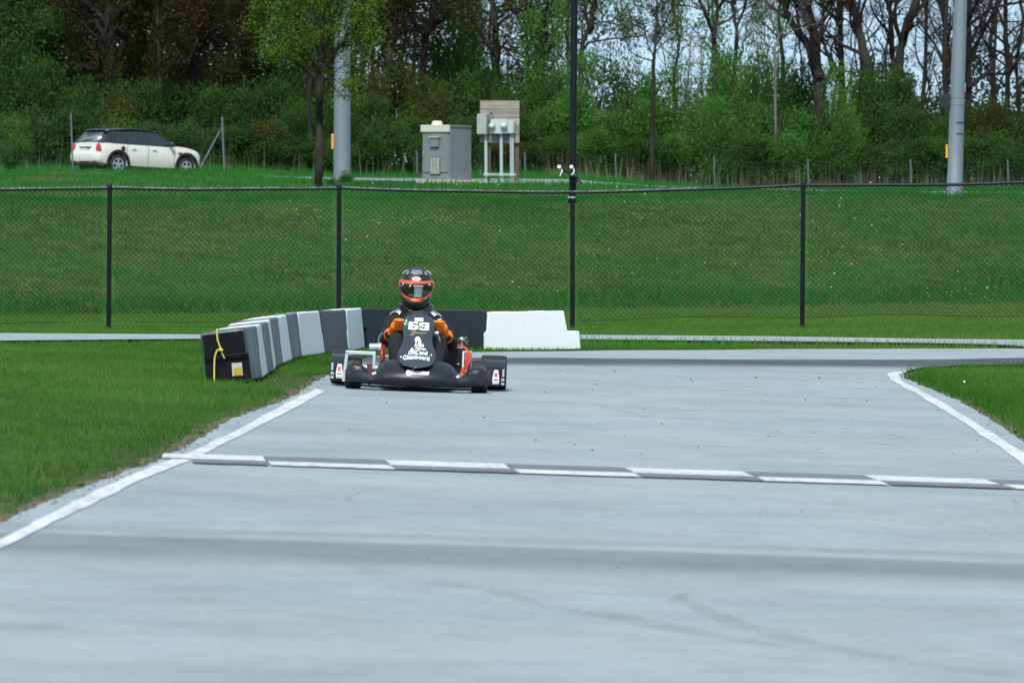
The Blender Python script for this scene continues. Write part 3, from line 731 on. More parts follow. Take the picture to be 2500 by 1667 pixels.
pole_line(pr, 113, [(2331, 480, 41), (2331.5, 425, 39), (2332.5, 422, 37.5), (2335, 300, 36.5), (2340, 150, 34.5), (2345, 0, 32.5), (2352, -300, 30), (2375, -1300, 22)], "shaft", pole_m)
for py, dx in ((300, 8), (327, 7.5)):
    c = at(2336 + dx, py, 113) - pr.location; mb = MB(); mb.box(c + Vector((-.02, -.105, 0)), (.14, .07, .024), (0, 0, .35)); mb.build("strap", iron, pr, bevel=.004)
mb = MB(); mb.box(at(2305.5, 248, 113) - pr.location, (.19, .16, .26)); bx = mb.build("junction_box", iron, pr, bevel=.012)
mb = MB(); mb.box(at(2305.5, 229.5, 113) - pr.location, (.21, .19, .015)); mb.build("lid", iron, bx, bevel=.004)
mb = MB(); mb.box(at(2311.5, 370, 113) - pr.location, (.045, .03, .27)); mb.build("sign", mat("amber_sign", (0.70, 0.36, 0.04), .5), pr, bevel=.012)
for py in (240, 256):
    c = at(2336.5, py, 113) - pr.location; MB().lathe(c, (0, 0, 1), [(.145, -.006), (.15, -.004), (.15, .004), (.145, .006)], 24).build("weld_ring", pole_m, pr)

# ------------------------------------------------------------------ utility cabinet
cab_m = mat("grey_cabinet_paint", (0.165, 0.19, 0.195), 0.42, 0.0, var=0.08, vs=2.5)
cap_m = mat("pale_cabinet_trim", (0.50, 0.50, 0.44), 0.6); conc_s = mat("rough_concrete", (0.42, 0.40, 0.34), .9, var=.2, vs=6, bump=.3)
ca = thing("utility_cabinet", "grey metal utility cabinet with vent on a concrete plinth", "cabinet", gx(1087, 153), (0, 0, 0))
zc = (at(1087, 442, 153) - ca.location).z
ca.location.z += zc; YAW = -math.radians(38)
ca.rotation_euler = (0, 0, YAW); w_, d_, h_ = .93, .93, 1.45
mb = MB(); mb.box((0, 0, h_ / 2 + .0), (w_, d_, h_)); mb.build("housing", cab_m, ca, bevel=.012)
mb = MB(); mb.box((0, -d_ / 2 - .012, h_ * .555), (w_ - .05, .03, h_ * .80)); dr = mb.build("door", cab_m, ca, bevel=.008)
mb = MB(); mb.box((0.0, 0, h_ + .0), (w_ + .05, d_ + .01, .05)); mb.build("roof", cab_m, ca, bevel=.012)
mb = MB(); mb.box((0, -d_ / 2 - .035, h_ - .065), (w_ + .04, .07, .19)); mb.build("rain_hood", cap_m, ca, bevel=.015)
mb = MB(); mb.box((.0, -d_ / 2 - .06, 1.02), (.30, .07, .25)); nb = mb.build("notice_box", cab_m, ca, bevel=.01)
mb = MB(); mb.box((0.0, -d_ / 2 - .075, 1.155), (.36, .11, .02)); mb.build("lid", cap_m, nb, bevel=.005)
vent = MB(); vent.box((0, -d_ / 2 - .031, .40), (.34, .012, .46)); vt = vent.build("vent", iron, dr)
lou = mat("vent_slot", (.60, .62, .58), .5)
for r in range(10):
    for q in range(3):
        m_ = MB(); m_.box((-.11 + q * .11, -d_ / 2 - .042, .20 + r * .044), (.092, .012, .026), (.3, 0, 0)); m_.build("slat", lou, vt, smooth=False)
mb = MB(); mb.box((-w_ / 2 + .08, -d_ / 2 - .04, .70), (.035, .03, .16)); mb.cyl((-w_ / 2 + .08, -d_ / 2 - .03, .74), (-w_ / 2 + .08, -d_ / 2 - .07, .74), .025); mb.build("handle", galv, dr, bevel=.004)
MB().lathe((-.22, -.15, h_ + .02), (0, 0, 1), [(.15, 0), (.15, .05), (.13, .10), (.10, .125), (0, .13)], 18).build("vent_cowl", mat("cream_cowl", (.66, .64, .48), .5), ca)
mb = MB(); mb.box((0, 0, -.06), (w_ + .28, d_ + .28, .16)); mb.build("plinth", conc_s, ca, bevel=.02)
# ------------------------------------------------------------------ meter board
mbd = thing("meter_board", "weathered plank board on posts carrying electric meters and conduits", "meter board", gx(1220, 153))
mo_ = mbd.location
wood = [mat("weathered_plank", c, .85, var=.35, vs=5, stretch=(.3, 1, 3), bump=.3) for c in ((.27, .235, .20), (.22, .20, .185), (.30, .265, .225), (.19, .175, .165), (.24, .21, .185))]
D0 = 153.0; pxm = D0 / FPX
def Lb_(px, py, dy=0.0): return at(px, py, D0 + dy) - mo_
for i in range(5):
    y0 = 246 + i * 20.8
    mb = MB(); c = Lb_(1220 + rng.uniform(-.8, .8), y0 + 10.2); mb.box(c, (96 * pxm, .045, 20.0 * pxm), (0, rng.uniform(-.006, .006), 0))
    mb.build("plank", wood[i], mbd, bevel=.006)
post_w = mat("brown_post_timber", (.10, .075, .055), .9, var=.3, vs=6)
for px, w in ((1194, 9), (1262, 11)):
    mb = MB(); a, b = Lb_(px, 250, .12), Lb_(px, 462, .12); mb.box((a + b) / 2, (w * pxm, .12, (a - b).length)); mb.build("post", post_w, mbd, bevel=.01)
gbox = mat("grey_meter_enclosure", (.33, .36, .36), .45, .1, var=.08, vs=6); gbox2 = mat("pale_meter_enclosure", (.40, .46, .48), .45, var=.06, vs=5)
def boxp(name, x0, y0, x1, y1, dep, m, dy=-.14, par=mbd, yaw=0):
    c = Lb_((x0 + x1) / 2, (y0 + y1) / 2, dy); mb = MB(); mb.box(c, ((x1 - x0) * pxm, dep, (y1 - y0) * pxm), (0, 0, yaw)); return mb.build(name, m, par, bevel=.012)
bxa = boxp("disconnect_box", 1167, 279, 1192, 328, .24, gbox, yaw=-.35)
mb = MB(); mb.box(Lb_(1199, 285, -.16), (.05, .03, .16), (0, .1, 0)); mb.sphere(Lb_(1200, 274, -.18), .045, 8, 6); mb.build("switch_lever", mat("green_grey_lever", (.12, .2, .18), .5), bxa)
bxb = boxp("meter_box", 1198, 292, 1238, 327, .22, gbox2)
bxc = boxp("junction_box", 1240, 296, 1256, 326, .18, gbox2, yaw=-.3)
glassy = mat("meter_glass", (.42, .50, .42), .12, coat=.5)
for px in (1202, 1231):
    c = Lb_(px, 308, -.26); m_ = MB(); m_.lathe(c, (-.3, -1, 0), [(.085, 0), (.085, .05), (.075, .10), (.05, .13), (0, .14)], 16); m_.build("meter", glassy, bxb)
con_m = mat("pvc_conduit", (.33, .42, .43), .5, var=.08, vs=4)
for px, w, yt in ((1186, 8, 327), (1223.5, 8.5, 326), (1247, 5, 325), (1252, 4.5, 325)):
    MB().tube([Lb_(px, yt, -.10), Lb_(px + .5, 400, -.10), Lb_(px + 1, 470, -.10)], w * pxm / 2, 10).build("conduit", con_m, mbd)
mb = MB(); a, b = Lb_(1181, 426, -.17), Lb_(1260, 427, -.17); mb.box((a + b) / 2, (79 * pxm, .04, .055)); sr = mb.build("strut", galv, mbd, bevel=.005)
for px in (1186, 1224, 1250): 
    mb = MB(); mb.box(Lb_(px, 426, -.20), (.11, .03, .085)); mb.build("clamp", con_m, sr, bevel=.006)
a = Lb_(1224, 452, -.3); MB().box((a.x, a.y, -.02), (1.25, .7, .10)).build("concrete_pad", conc_s, mbd, bevel=.02)

# ------------------------------------------------------------------ woven wire field fence by the woods
fgal = mat("weathered_field_post", (.13, .16, .175), .6, .4, var=.2, vs=4)
def field_fence(label, plist, d, brace=None, rows=9, hh=1.15):
    o = thing("field_fence", label, "fence", gx(plist[0][0], d)); lo = o.location; ends = []
    for px, yt, ln in plist:
        b = gx(px, d) - lo; t = at(px + ln, yt, d) - lo
        MB().tube([b - Vector((0, 0, .3)), t], .032 if ln <= 0 and brace and px > 400 else .026, 8).build("post", fgal, o); ends.append((b, t))
    if brace:
        (x0, y0), (x1, y1) = brace; MB().tube([at(x0, y0, d) - lo, at(x1, y1, d - .1) - lo], .024, 8).build("brace", fgal, o)
    wm = MB()
    for i in range(len(ends) - 1):
        (b0, t0), (b1_, t1) = ends[i], ends[i + 1]; n = max(4, int((b1_ - b0).length / .17))
        hi = min((t0 - b0).length, (t1 - b1_).length) * .96
        for r in range(rows):
            z = .08 + (hi - .08) * (r / (rows - 1)) ** 1.15
            pts = [b0.lerp(b1_, t) + Vector((0, 0, 1)) * (z + float(terr(b0.lerp(b1_, t).x + lo.x, d)) - lo.z - b0.lerp(b1_, t).z) for t in np.linspace(0, 1, 14)]
            wm.tube(pts, .0012, 3, False)
        for k in range(n + 1):
            p = b0.lerp(b1_, k / n); g_ = Vector((p.x, p.y, float(terr(p.x + lo.x, d)) - lo.z)); wm.tube([g_ + Vector((0, 0, .05)), g_ + Vector((0, 0, hi))], .0012, 3, False)
    w = wm.build("wire_mesh", fgal, o, smooth=False); w['kind'] = 'stuff'
    return o
field_fence("woven wire fence with a slanting post brace in front of the white car", [(-380, 270, 2), (-100, 272, 2), (176, 277, -3), (546, 286, -4)], 174, ((538, 318), (490, 408)), 10)
field_fence("low wire fence on thin grey posts along the weeds under the bare trees", [(1016, 368, 1), (1280, 372, 1), (1502, 376, 0), (1743, 383, 0), (1972, 388, 0), (2222, 388, 1), (2459, 390, 1), (2720, 392, 1)], 191, None, 8)
# ------------------------------------------------------------------ parked white hatchback
car_w = mat("cream_white_car_paint", (0.62, 0.61, 0.55), 0.3, coat=0.6); car_b = mat("black_car_gloss", (0.010, 0.012, 0.016), 0.15, coat=.5)
glass = mat("tinted_car_glass", (0.012, 0.018, 0.020), 0.05, spec=.8); trim = mat("black_car_plastic", (0.012, 0.013, 0.015), 0.6)
tyre_m = mat("tyre_rubber", (0.012, 0.012, 0.013), 0.75, var=.2, vs=12); alloy = mat("alloy_wheel", (0.55, 0.57, 0.6), 0.3, .8)
redl = mat("red_lamp_lens", (0.45, 0.015, 0.02), 0.2, coat=.5); chrome = mat("chrome", (0.6, 0.62, 0.64), 0.15, 1.0)
cd = 177.0; cp = gx(330, cd)
car = thing("hatchback_car", "white hatchback with black roof parked on the grass by the woods", "car", (cp.x, cp.y, (at(330, 430, cd)).z), (0, math.radians(1.3), math.radians(39)))
def loft(stations, prof):
    rows = []
    for s_ in stations:
        half = prof(s_); full = [(x, -y, z) for x, y, z in half] + [(x, y, z) for x, y, z in half[::-1]]; rows.append(full)
    return rows
def body_prof(s_):
    x, w, zb, zt = s_; h = zt - zb
    return [(x, 0, zb), (x, w * .80, zb), (x, w * .955, zb + .07), (x, w, zb + h * .30), (x, w * .995, zb + h * .55), (x, w * .97, zb + h * .80), (x, w * .93, zt - .045), (x, w * .85, zt - .01), (x, w * .5, zt + .008), (x, 0, zt + .015)]
BS = [(-2.02, .50, .40, .60), (-2.0, .66, .35, .645), (-1.96, .77, .31, .69), (-1.90, .815, .29, .92), (-1.82, .835, .27, .975), (-1.6, .852, .25, .985), (-1.2, .862, .23, .975), (-.6, .865, .21, .965), (0, .865, .2, .955), (.6, .865, .2, .945), (.95, .863, .2, .945), (1.2, .858, .2, .935), (1.45, .845, .21, .905), (1.65, .82, .23, .865), (1.8, .775, .26, .81), (1.9, .70, .30, .755), (1.97, .58, .35, .69), (2.0, .42, .40, .62)]
R_ = np.array(loft(BS, body_prof)); mb = MB(); mb.grid(R_); nn_ = R_.shape[1]
mb.f.append(tuple(range(nn_))[::-1]); mb.f.append(tuple((len(BS) - 1) * nn_ + j for j in range(nn_)))
for i in range(len(BS) - 1): mb.f.append((i * nn_, (i + 1) * nn_, (i + 1) * nn_ + nn_ - 1, i * nn_ + nn_ - 1))
body = mb.build("body", car_w, car, auto=35)
WX, WZ, WR = (-1.29, 1.28), 0.30, 0.30
cut = MB()
for wx in WX: cut.cyl((wx, -1.2, WZ + .03), (wx, 1.2, WZ + .03), .385, n=28)
co = cut.build("cut", None, car, smooth=False); bo = body.modifiers.new("b", 'BOOLEAN'); bo.object = co; bo.operation = 'DIFFERENCE'
bo.solver = 'EXACT'
dg = bpy.context.evaluated_depsgraph_get(); nme = bpy.data.meshes.new_from_object(body.evaluated_get(dg)); body.modifiers.clear(); body.data = nme
bpy.data.objects.remove(co)
nme.set_sharp_from_angle(angle=math.radians(35))
mb = MB(); mb.box((0, 0, .42), (3.3, 1.30, .40)); mb.build("underbody", trim, car)
def gh_prof(s_):
    x, zt = s_; zb = .94; t = max(0.02, (zt - zb) / .48); wb = .80; wt = wb - .19 * t
    wb -= max(0, abs(x + .2) - 1.2) * .12; wt -= max(0, abs(x + .2) - 1.2) * .12
    return [(x, wb, zb - .03), (x, wb - .005, zb), (x, (wb * .45 + wt * .55), zb + (zt - zb) * .55), (x, wt + .015, zt - .045 * t), (x, wt * .86, zt - .008), (x, wt * .4, zt + .012 * t), (x, 0, zt + .02 * t)]
GS = [(-1.85, .965), (-1.77, 1.04), (-1.66, 1.17), (-1.52, 1.31), (-1.38, 1.375), (-1.1, 1.405), (-.7, 1.42), (-.2, 1.415), (.05, 1.395), (.26, 1.35), (.46, 1.235), (.66, 1.10), (.86, .985)]
R_ = np.array(loft(GS, gh_prof)); mb = MB(); mb.grid(R_); n2_ = R_.shape[1]
mb.f.append(tuple(range(n2_))[::-1]); mb.f.append(tuple((len(GS) - 1) * n2_ + j for j in range(n2_)))
mb.build("cabin", car_b, car, auto=50)
RS = [(-1.60, 1.345), (-1.52, 1.37), (-1.38, 1.395), (-1.1, 1.42), (-.7, 1.44), (-.2, 1.435), (.05, 1.412), (.24, 1.37)]
def roof_prof(s_):
    x, z = s_; return [(x, .655 if x > -1.45 else .60, z - .055), (x, .645 if x > -1.45 else .59, z - .02), (x, .55, z), (x, .28, z + .014), (x, 0, z + .018)]
mb = MB(); mb.grid(np.array(loft(RS, roof_prof))); mb.build("roof", mat("black_roof_paint", (.02, .023, .028), .22, coat=.7), car, solid=.012, auto=60)
def side_glass(name, xs, sy):
    pts = []
    for x, lo_, hi_ in xs:
        for f_ in (lo_, hi_):
            zt = np.interp(x, [g[0] for g in GS], [g[1] for g in GS]); p = gh_prof((x, zt)); a, b, c = p[1], p[2], p[3]
            if f_ <= .55: q = np.array(a) + (np.array(b) - np.array(a)) * (f_ / .55)
            else: q = np.array(b) + (np.array(c) - np.array(b)) * ((f_ - .55) / .45)
            pts.append((x, sy * (q[1] + .006), q[2]))
    m_ = MB(); n = len(xs); m_.add(pts, [(2 * i, 2 * i + 2, 2 * i + 3, 2 * i + 1) for i in range(n - 1)]); return m_.build(name, glass, car)
for sy in (-1, 1):
    side_glass("window", [(-1.36, .06, .45), (-1.22, .05, .78), (-1.10, .05, .86), (-.98, .05, .88)], sy)
    side_glass("window", [(-.90, .05, .9), (-.5, .05, .92), (-.22, .05, .93)], sy)
    side_glass("window", [(-.12, .05, .93), (.1, .05, .93), (.30, .05, .86), (.54, .05, .60), (.70, .06, .12)], sy)
mb = MB(); mb.add([(-1.822, -.54, 1.00), (-1.822, .54, 1.00), (-1.568, .46, 1.285), (-1.568, -.46, 1.285)], [(0, 1, 2, 3)]); mb.build("rear_window", mat("rear_glass", (.30, .35, .37), .22, metal=.7), car, solid=.006)
mb = MB(); mb.tube([(-1.850, .25, 1.0), (-1.805, .02, 1.05), (-1.795, -.2, 1.06)], .015, 6); mb.build("rear_wiper", trim, car)
for sy in (-1, 1):
    mb = MB(); mb.sphere((-1.905, sy * .66, .745), (.055, .15, .20), 14, 10); tl = mb.build("tail_light", redl, car)
    MB().lathe((-1.90, sy * .66, .745), (-1, 0, 0), [(.155, 0), (.165, .0), (.165, .008), (.155, .008)], 18, True).build("bezel", car_w, tl)
mb = MB(); mb.box((-1.950, .05, .70), (.02, .36, .17)); mb.build("number_plate", mat("number_plate", (.55, .62, .72), .5, var=.25, vs=30), car)
mb = MB(); mb.box((-1.945, -.0, .815), (.03, .60, .035)); mb.box((-1.945, -.165, .70), (.018, .06, .18)); mb.build("tailgate_trim", trim, car, bevel=.005)
mb = MB(); mb.box((-1.96, 0, .33), (.14, 1.35, .12)); mb.build("rear_skirt", trim, car, bevel=.02)
mb = MB(); mb.box((-2.03, .25, .36), (.012, .16, .04)); mb.box((-2.03, -.45, .36), (.012, .12, .04)); mb.build("reflector", redl, car)
for sy in (-1, 1):
    for wx in WX:
        ar = MB(); a = np.linspace(-.15, math.pi + .15, 22)
        ar.grid(np.array([[(wx + r * math.cos(t), sy * y, WZ + .03 + r * math.sin(t)) for t in a] for r, y in ((.375, .80), (.375, .874), (.435, .874), (.435, .85))])); ar.build("wheel_arch", trim, car)
        wh = MB(); wh.lathe((wx, sy * .66, WZ), (0, sy, 0), [(.20, 0), (.27, 0), (.295, .02), (WR, .05), (WR, .14), (.295, .17), (.27, .19), (.205, .185), (.20, .15)], 28); w = wh.build("wheel", tyre_m, car)
        rm = MB(); rm.lathe((wx, sy * .66, WZ), (0, sy, 0), [(.205, .18), (.19, .188), (.175, .165), (.17, .12), (0, .11)], 24); rim = rm.build("rim", mat("rim_shadow", (.03, .03, .035), .5) if False else trim, w)
        sp_ = MB(); sp_.lathe((wx, sy * .66, WZ), (0, sy, 0), [(.175, .19), (.205, .19), (.205, .175), (.175, .175)], 24, True)
        for k in range(5):
            t = k * 2 * math.pi / 5 + .3; sp_.add(*(lambda m_: (m_.v, m_.f))(MB().box((wx + .10 * math.cos(t), sy * .842, WZ + .10 * math.sin(t)), (.18, .02, .065), (0, -t, 0))))
        sp_.lathe((wx, sy * .66, WZ), (0, sy, 0), [(0, .20), (.045, .195), (.05, .17)], 12); sp_.build("spokes", alloy, w)
    mb = MB(); mb.sphere((.62, sy * .95, 1.00), (.07, .10, .075), 12, 8); mb.box((.64, sy * .86, .965), (.06, .12, .05)); mb.build("door_mirror", car_b, car)
    for x in (-.72, .05):
        mb = MB(); mb.box((x, sy * .868, .80), (.17, .03, .028)); mb.build("door_handle", car_w, car, bevel=.008)
    mb = MB(); mb.box((1.02, sy * .868, .735), (.13, .014, .045)); mb.build("side_vent", trim, car, bevel=.004)
    mb = MB(); mb.box((.95, sy * .868, .74), (.035, .016, .035)); mb.build("side_marker", mat("orange_marker", (.6, .15, .03), .3), car)
    for x, z0, z1 in ((-.18, .35, .90), (-.98, .62, .92), (.80, .36, .88)):
        mb = MB(); mb.box((x, sy * .8655, (z0 + z1) / 2), (.010, .006, z1 - z0)); mb.build("door_seam", trim, car)
    mb = MB(); mb.box((0, sy * .84, .225), (2.0, .04, .07)); mb.build("sill", trim, car, bevel=.01)
    mb = MB(); mb.sphere((1.83, sy * .52, .70), (.10, .13, .13), 12, 8); mb.build("headlight", mat("headlight", (.7, .72, .74), .1), car)
MB().lathe((-1.12, -.862, .80), (0, -1, 0), [(0, .012), (.07, .012), (.078, .004), (.078, -.01)], 18).build("fuel_cap", trim, car)
# ------------------------------------------------------------------ trees and shrubs
trng = np.random.default_rng(21)
def bark_mat(name, a, b):
    return mat(name, a, .92, var=.3, vs=3.0, stretch=(1, 1, .25), bump=.6, bs=14, c2=b, spec=.1)
bark = bark_mat("grey_brown_bark", (.020, .0175, .0155), (.050, .043, .037))
bark_d = bark_mat("dark_bark", (.022, .019, .017), (.060, .050, .042))
bark_l = bark_mat("pale_bark", (.11, .10, .085), (.21, .19, .165))
def unit(v): return v / (np.linalg.norm(v) + 1e-9)
class Wood:
    """branching skeleton: thick limbs and fine twigs kept apart, twig ends remembered for leaves"""
    def __init__(s, r): s.r = r; s.q = random.Random(int(r.integers(1 << 30))); s.limb = MB(); s.fine = {}; s.tips = []
    def put(s, pts, rad, lev):
        if lev < 2: s.limb.tube(pts, rad, (9, 6)[lev], lev < 1)
        else: s.fine.setdefault((len(pts), 4 if lev < 3 else 3), []).append(([tuple(p) for p in pts], rad))
    def gv(s): g = s.q.gauss; return Vector((g(0, 1), g(0, 1), g(0, 1)))
    def children(s, pts, rad, lev, n, t0, ratio, maxlev, length, up=0.25, ang=(28, 62)):
        if lev >= maxlev: return
        k = len(pts); U = s.q.uniform
        for i in range(n):
            t = t0 + (1 - t0) * (i + U(0, .9)) / n; f = min(t * (k - 1), k - 1.001); j = int(f)
            a_, b_ = Vector(pts[j]), Vector(pts[j + 1]); p = a_.lerp(b_, f - j); d = (b_ - a_).normalized()
            a = d.cross(s.gv()).normalized(); th = math.radians(U(*ang))
            s.grow(p, d * math.cos(th) + a * math.sin(th), length * ratio * (1 - .45 * t) * U(.7, 1.25), max(.0045, (rad[j] + (rad[min(j + 1, k - 1)] - rad[j]) * (f - j)) * U(.42, .68)), lev + 1, maxlev, up)
    def grow(s, p, d, length, r0, lev, maxlev, up=0.25, wob=.16, nch=(0, 6, 5, 3, 2)):
        n = (7, 7, 4, 3, 3)[lev]; pts = [p]; rad = [r0]; w_ = wob * (1 + .35 * lev) * .75 * (1.3 if lev > 1 else 1)
        for i in range(n):
            d = d + s.gv() * w_; d.z += up * .22; d.normalize(); p = p + d * (length / n)
            pts.append(p); rad.append(max(.004, r0 * (1 - .80 * (i + 1) / n)))
        s.put(pts, rad, lev)
        if lev >= maxlev - 1: s.tips.extend(tuple(q) for q in pts[len(pts) // 2:])
        s.children(pts, rad, lev, nch[min(lev, 4)], .22, .55, maxlev, length, up)
    def twigs(s, m, o):
        Vs, Fs, base = [], [], 0
        for (k, n), lst in s.fine.items():
            P = np.array([a for a, _ in lst]); R = np.array([b for _, b in lst]); B = len(lst)
            T = np.gradient(P, axis=1); T /= np.linalg.norm(T, axis=2, keepdims=True) + 1e-9
            ref = np.where(np.abs(T[:, :1, 2:3]) < .8, np.array([0, 0, 1.0]), np.array([1.0, 0, 0])) * np.ones((B, k, 1))
            a = np.cross(T, ref); a /= np.linalg.norm(a, axis=2, keepdims=True) + 1e-9; b = np.cross(T, a)
            an = np.arange(n) * 2 * math.pi / n
            V = P[:, :, None] + R[:, :, None, None] * (np.cos(an)[:, None] * a[:, :, None] + np.sin(an)[:, None] * b[:, :, None])
            i, j = np.meshgrid(np.arange(k - 1), np.arange(n), indexing='ij'); j2 = (j + 1) % n
            F = np.stack([i * n + j, i * n + j2, (i + 1) * n + j2, (i + 1) * n + j], -1).reshape(-1, 4)
            F = (F[None] + (np.arange(B) * k * n)[:, None, None]).reshape(-1, 4) + base
            Vs.append(V.reshape(-1, 3)); Fs.append(F); base += B * k * n
        V = np.concatenate(Vs).astype(np.float32); F = np.concatenate(Fs).astype(np.int32)
        me = bpy.data.meshes.new("twigs"); me.vertices.add(len(V)); me.vertices.foreach_set("co", V.ravel())
        me.loops.add(F.size); me.loops.foreach_set("vertex_index", F.ravel()); me.polygons.add(len(F)); me.polygons.foreach_set("loop_start", np.arange(0, F.size, 4, dtype=np.int32))
        me.update(calc_edges=True); me.materials.append(m)
        t = bpy.data.objects.new("twigs", me); COL.objects.link(t); t.parent = o; t['kind'] = 'stuff'; return t
def leaf_quads(r, C, size, per, spread, droop=.0, flat=.5):
    """clumps of leaf-sized four-cornered faces around centres C"""
    C = np.repeat(np.asarray(C), per, 0); n = len(C)
    P = C + r.normal(size=(n, 3)) * spread
    nrm = unit_rows(r.normal(size=(n, 3)) + np.array([0, -.15, flat])); t = unit_rows(np.cross(nrm, r.normal(size=(n, 3)))); b = np.cross(nrm, t)
    sz = size * r.uniform(.55, 1.3, n)[:, None]
    V = np.stack([P - t * sz * .75, P - b * sz * .36 + t * sz * .05, P + t * sz * .75, P + b * sz * .36 + t * sz * .05], 1)
    base = np.repeat(r.random(n // per), per); rnd = np.clip(.55 * base + .45 * r.random(n), 0, 1)
    return V.reshape(-1, 3), rnd
def unit_rows(a): return a / (np.linalg.norm(a, axis=1)[:, None] + 1e-9)
green_mid = veg_mat("fresh_green_leaf", [(.046, .135, .026), (.082, .21, .042), (.128, .265, .055)], .5)
green_dk = veg_mat("deep_green_leaf", [(.027, .072, .017), (.047, .112, .025), (.078, .155, .034)], .45)
lime = veg_mat("lime_leaf", [(.085, .165, .018), (.130, .225, .028), (.190, .280, .046)], .55)
olive = veg_mat("olive_leaf", [(.034, .050, .013), (.060, .078, .020), (.095, .105, .028)], .35)
brown = veg_mat("dry_brown_leaf", [(.020, .019, .009), (.034, .029, .013), (.058, .040, .017), (.032, .052, .015)], .3)
mixed = veg_mat("mixed_spring_leaf", [(.050, .030, .014), (.050, .055, .016), (.040, .085, .020), (.075, .120, .028)], .35)
pale_g = veg_mat("pale_spring_leaf", [(.060, .090, .030), (.100, .135, .045), (.140, .165, .060)], .4)

def tree_from(label, name, d, lines, leaf, seed, maxlev=4, limbs=9, reach=3.2, bk=None, per=3, lsize=.10, spread=.25, keep=1.0, t0=.3, up=.3, group=None, base_px=None, wmat=None, ang=(28, 62)):
    r = np.random.default_rng(seed); bx = base_px or lines[0][0]
    o = thing(name, label, "tree", gx(bx[0], d), group=group); lo = np.array(o.location)
    w = Wood(r)
    for li, ln in enumerate(lines):
        P = [np.array(at(px, py, d + r.normal(0, .12))) - lo for px, py, wd in ln]; R = [max(.006, wd / FPX * d / 2) for _, _, wd in ln]
        if li == 0: P[0][2] = min(P[0][2], -.2)
        # finer points with a little bend
        Q, RR = [], []
        for i in range(len(P) - 1):
            for j in range(4):
                t = j / 4; Q.append(P[i] + (P[i + 1] - P[i]) * t + (r.normal(size=3) * R[i] * .18 if 0 < j else 0)); RR.append((R[i] + (R[i + 1] - R[i]) * t) * r.uniform(.95, 1.06))
        Q.append(P[-1]); RR.append(R[-1]); w.put(Q, RR, 0 if li == 0 else 1)
        L_ = sum(np.linalg.norm(Q[i + 1] - Q[i]) for i in range(len(Q) - 1))
        w.children(Q, RR, 0, max(2, int(limbs * (1 if li == 0 else .7) * min(1, L_ / 8 + .3))), t0 if li == 0 else .15, 1.0, maxlev, reach, up, ang)
    build_tree(o, w, r, leaf, bk or bark, per, lsize, spread, keep)
    return o
def build_tree(o, w, r, leaf, bk, per, lsize, spread, keep):
    tr = w.limb.build("trunk", bk, o, auto=180)
    w.twigs(bk, o)
    if leaf and w.tips:
        T = np.array(w.tips); T = T[r.random(len(T)) < keep]
        if len(T):
            V, q = leaf_quads(r, T, lsize, per, spread); raw_mesh("crown", V, 4, leaf, o, q)

# --- trees traced along the skyline and the left wood
WG = "trees of the wood behind the bank"
D = dict
tree_from("gnarled thick twin stemmed bare tree standing highest above the green bushes", "bare_tree", 206,
  [[(2008, 450, 40), (2003, 300, 37), (2003, 214, 34), (1990, 126, 27), (1986, 76, 24), (1971, 19, 20), (1950, -110, 14), (1930, -300, 5)],
   [(2000, 190, 24), (1975, 115, 21), (1933, 57, 18), (1918, 23, 16), (1912, -10, 14), (1890, -150, 8), (1880, -260, 3)],
   [(2010, 215, 12), (2032, 168, 12), (2020, 130, 10), (2006, 90, 9), (2010, 20, 7), (2025, -90, 3)]], None, 101, reach=3.0, limbs=11)
tree_from("straight bare trunk right beside the gnarled twin stemmed tree", "bare_tree", 209, [[(2056, 450, 16), (2053, 222, 14), (2051, 100, 13.5), (2050, 0, 12.5), (2046, -320, 5)], [(2052, 100, 7), (2010, 84, 6), (1985, 82, 4)], [(2051, 60, 7), (2020, 30, 6), (1990, 5, 4)]], None, 102, reach=2.8, limbs=12)
tree_from("thick bare trunk bending to the left above the dark bushes", "bare_tree", 205, [[(2134, 450, 28), (2128, 222, 25), (2117, 153, 23), (2097, 77, 21), (2086, 23, 19), (2066, -15, 16), (2030, -150, 10), (2010, -320, 4)]], mixed, 103, keep=.06, reach=3.0, limbs=12)
tree_from("bare tree dividing into a wide V, right of the bent trunk", "bare_tree", 207, [[(2188, 450, 26), (2186, 214, 22), (2197, 134, 21), (2212, 69, 20), (2239, 0, 18), (2290, -140, 11), (2330, -300, 4)], [(2185, 200, 15), (2178, 134, 14), (2176, 38, 13), (2164, 0, 11), (2140, -160, 5)], [(2176, 45, 9), (2190, 10, 8), (2205, -40, 5)]], None, 104, reach=3.0, limbs=12)
tree_from("narrow straight dark trunk just left of the pale pole with the black box", "bare_tree", 208, [[(2312, 450, 13), (2308, 230, 12.5), (2306, 115, 12), (2310, 0, 11), (2312, -320, 4)]], None, 105, reach=3.2, limbs=14)
tree_from("spreading bare tree behind the right hand pole, boughs sweeping right", "bare_tree", 210, [[(2364, 450, 17), (2364, 153, 15), (2366, 0, 13), (2368, -300, 5)], [(2364, 215, 12), (2410, 178, 11), (2450, 182, 9), (2500, 130, 7), (2560, 110, 4)], [(2366, 150, 11), (2400, 80, 9), (2440, 10, 8), (2470, -60, 5)], [(2366, 60, 9), (2420, 20, 8), (2500, 5, 6), (2560, 18, 3)]], None, 106, reach=3.4, limbs=14)
tree_from("slim bare tree forking low, left one of the pair above the bright bushes", "bare_tree", 204, [[(1748, 450, 15), (1745, 153, 12), (1742, 84, 11), (1722, 30, 9), (1707, 0, 8), (1680, -120, 4)], [(1743, 95, 9), (1751, 30, 9), (1768, 0, 8), (1790, -150, 4)], [(1751, 40, 7), (1752, 0, 7), (1750, -150, 3)]], None, 107, reach=2.2, limbs=9, t0=.45)
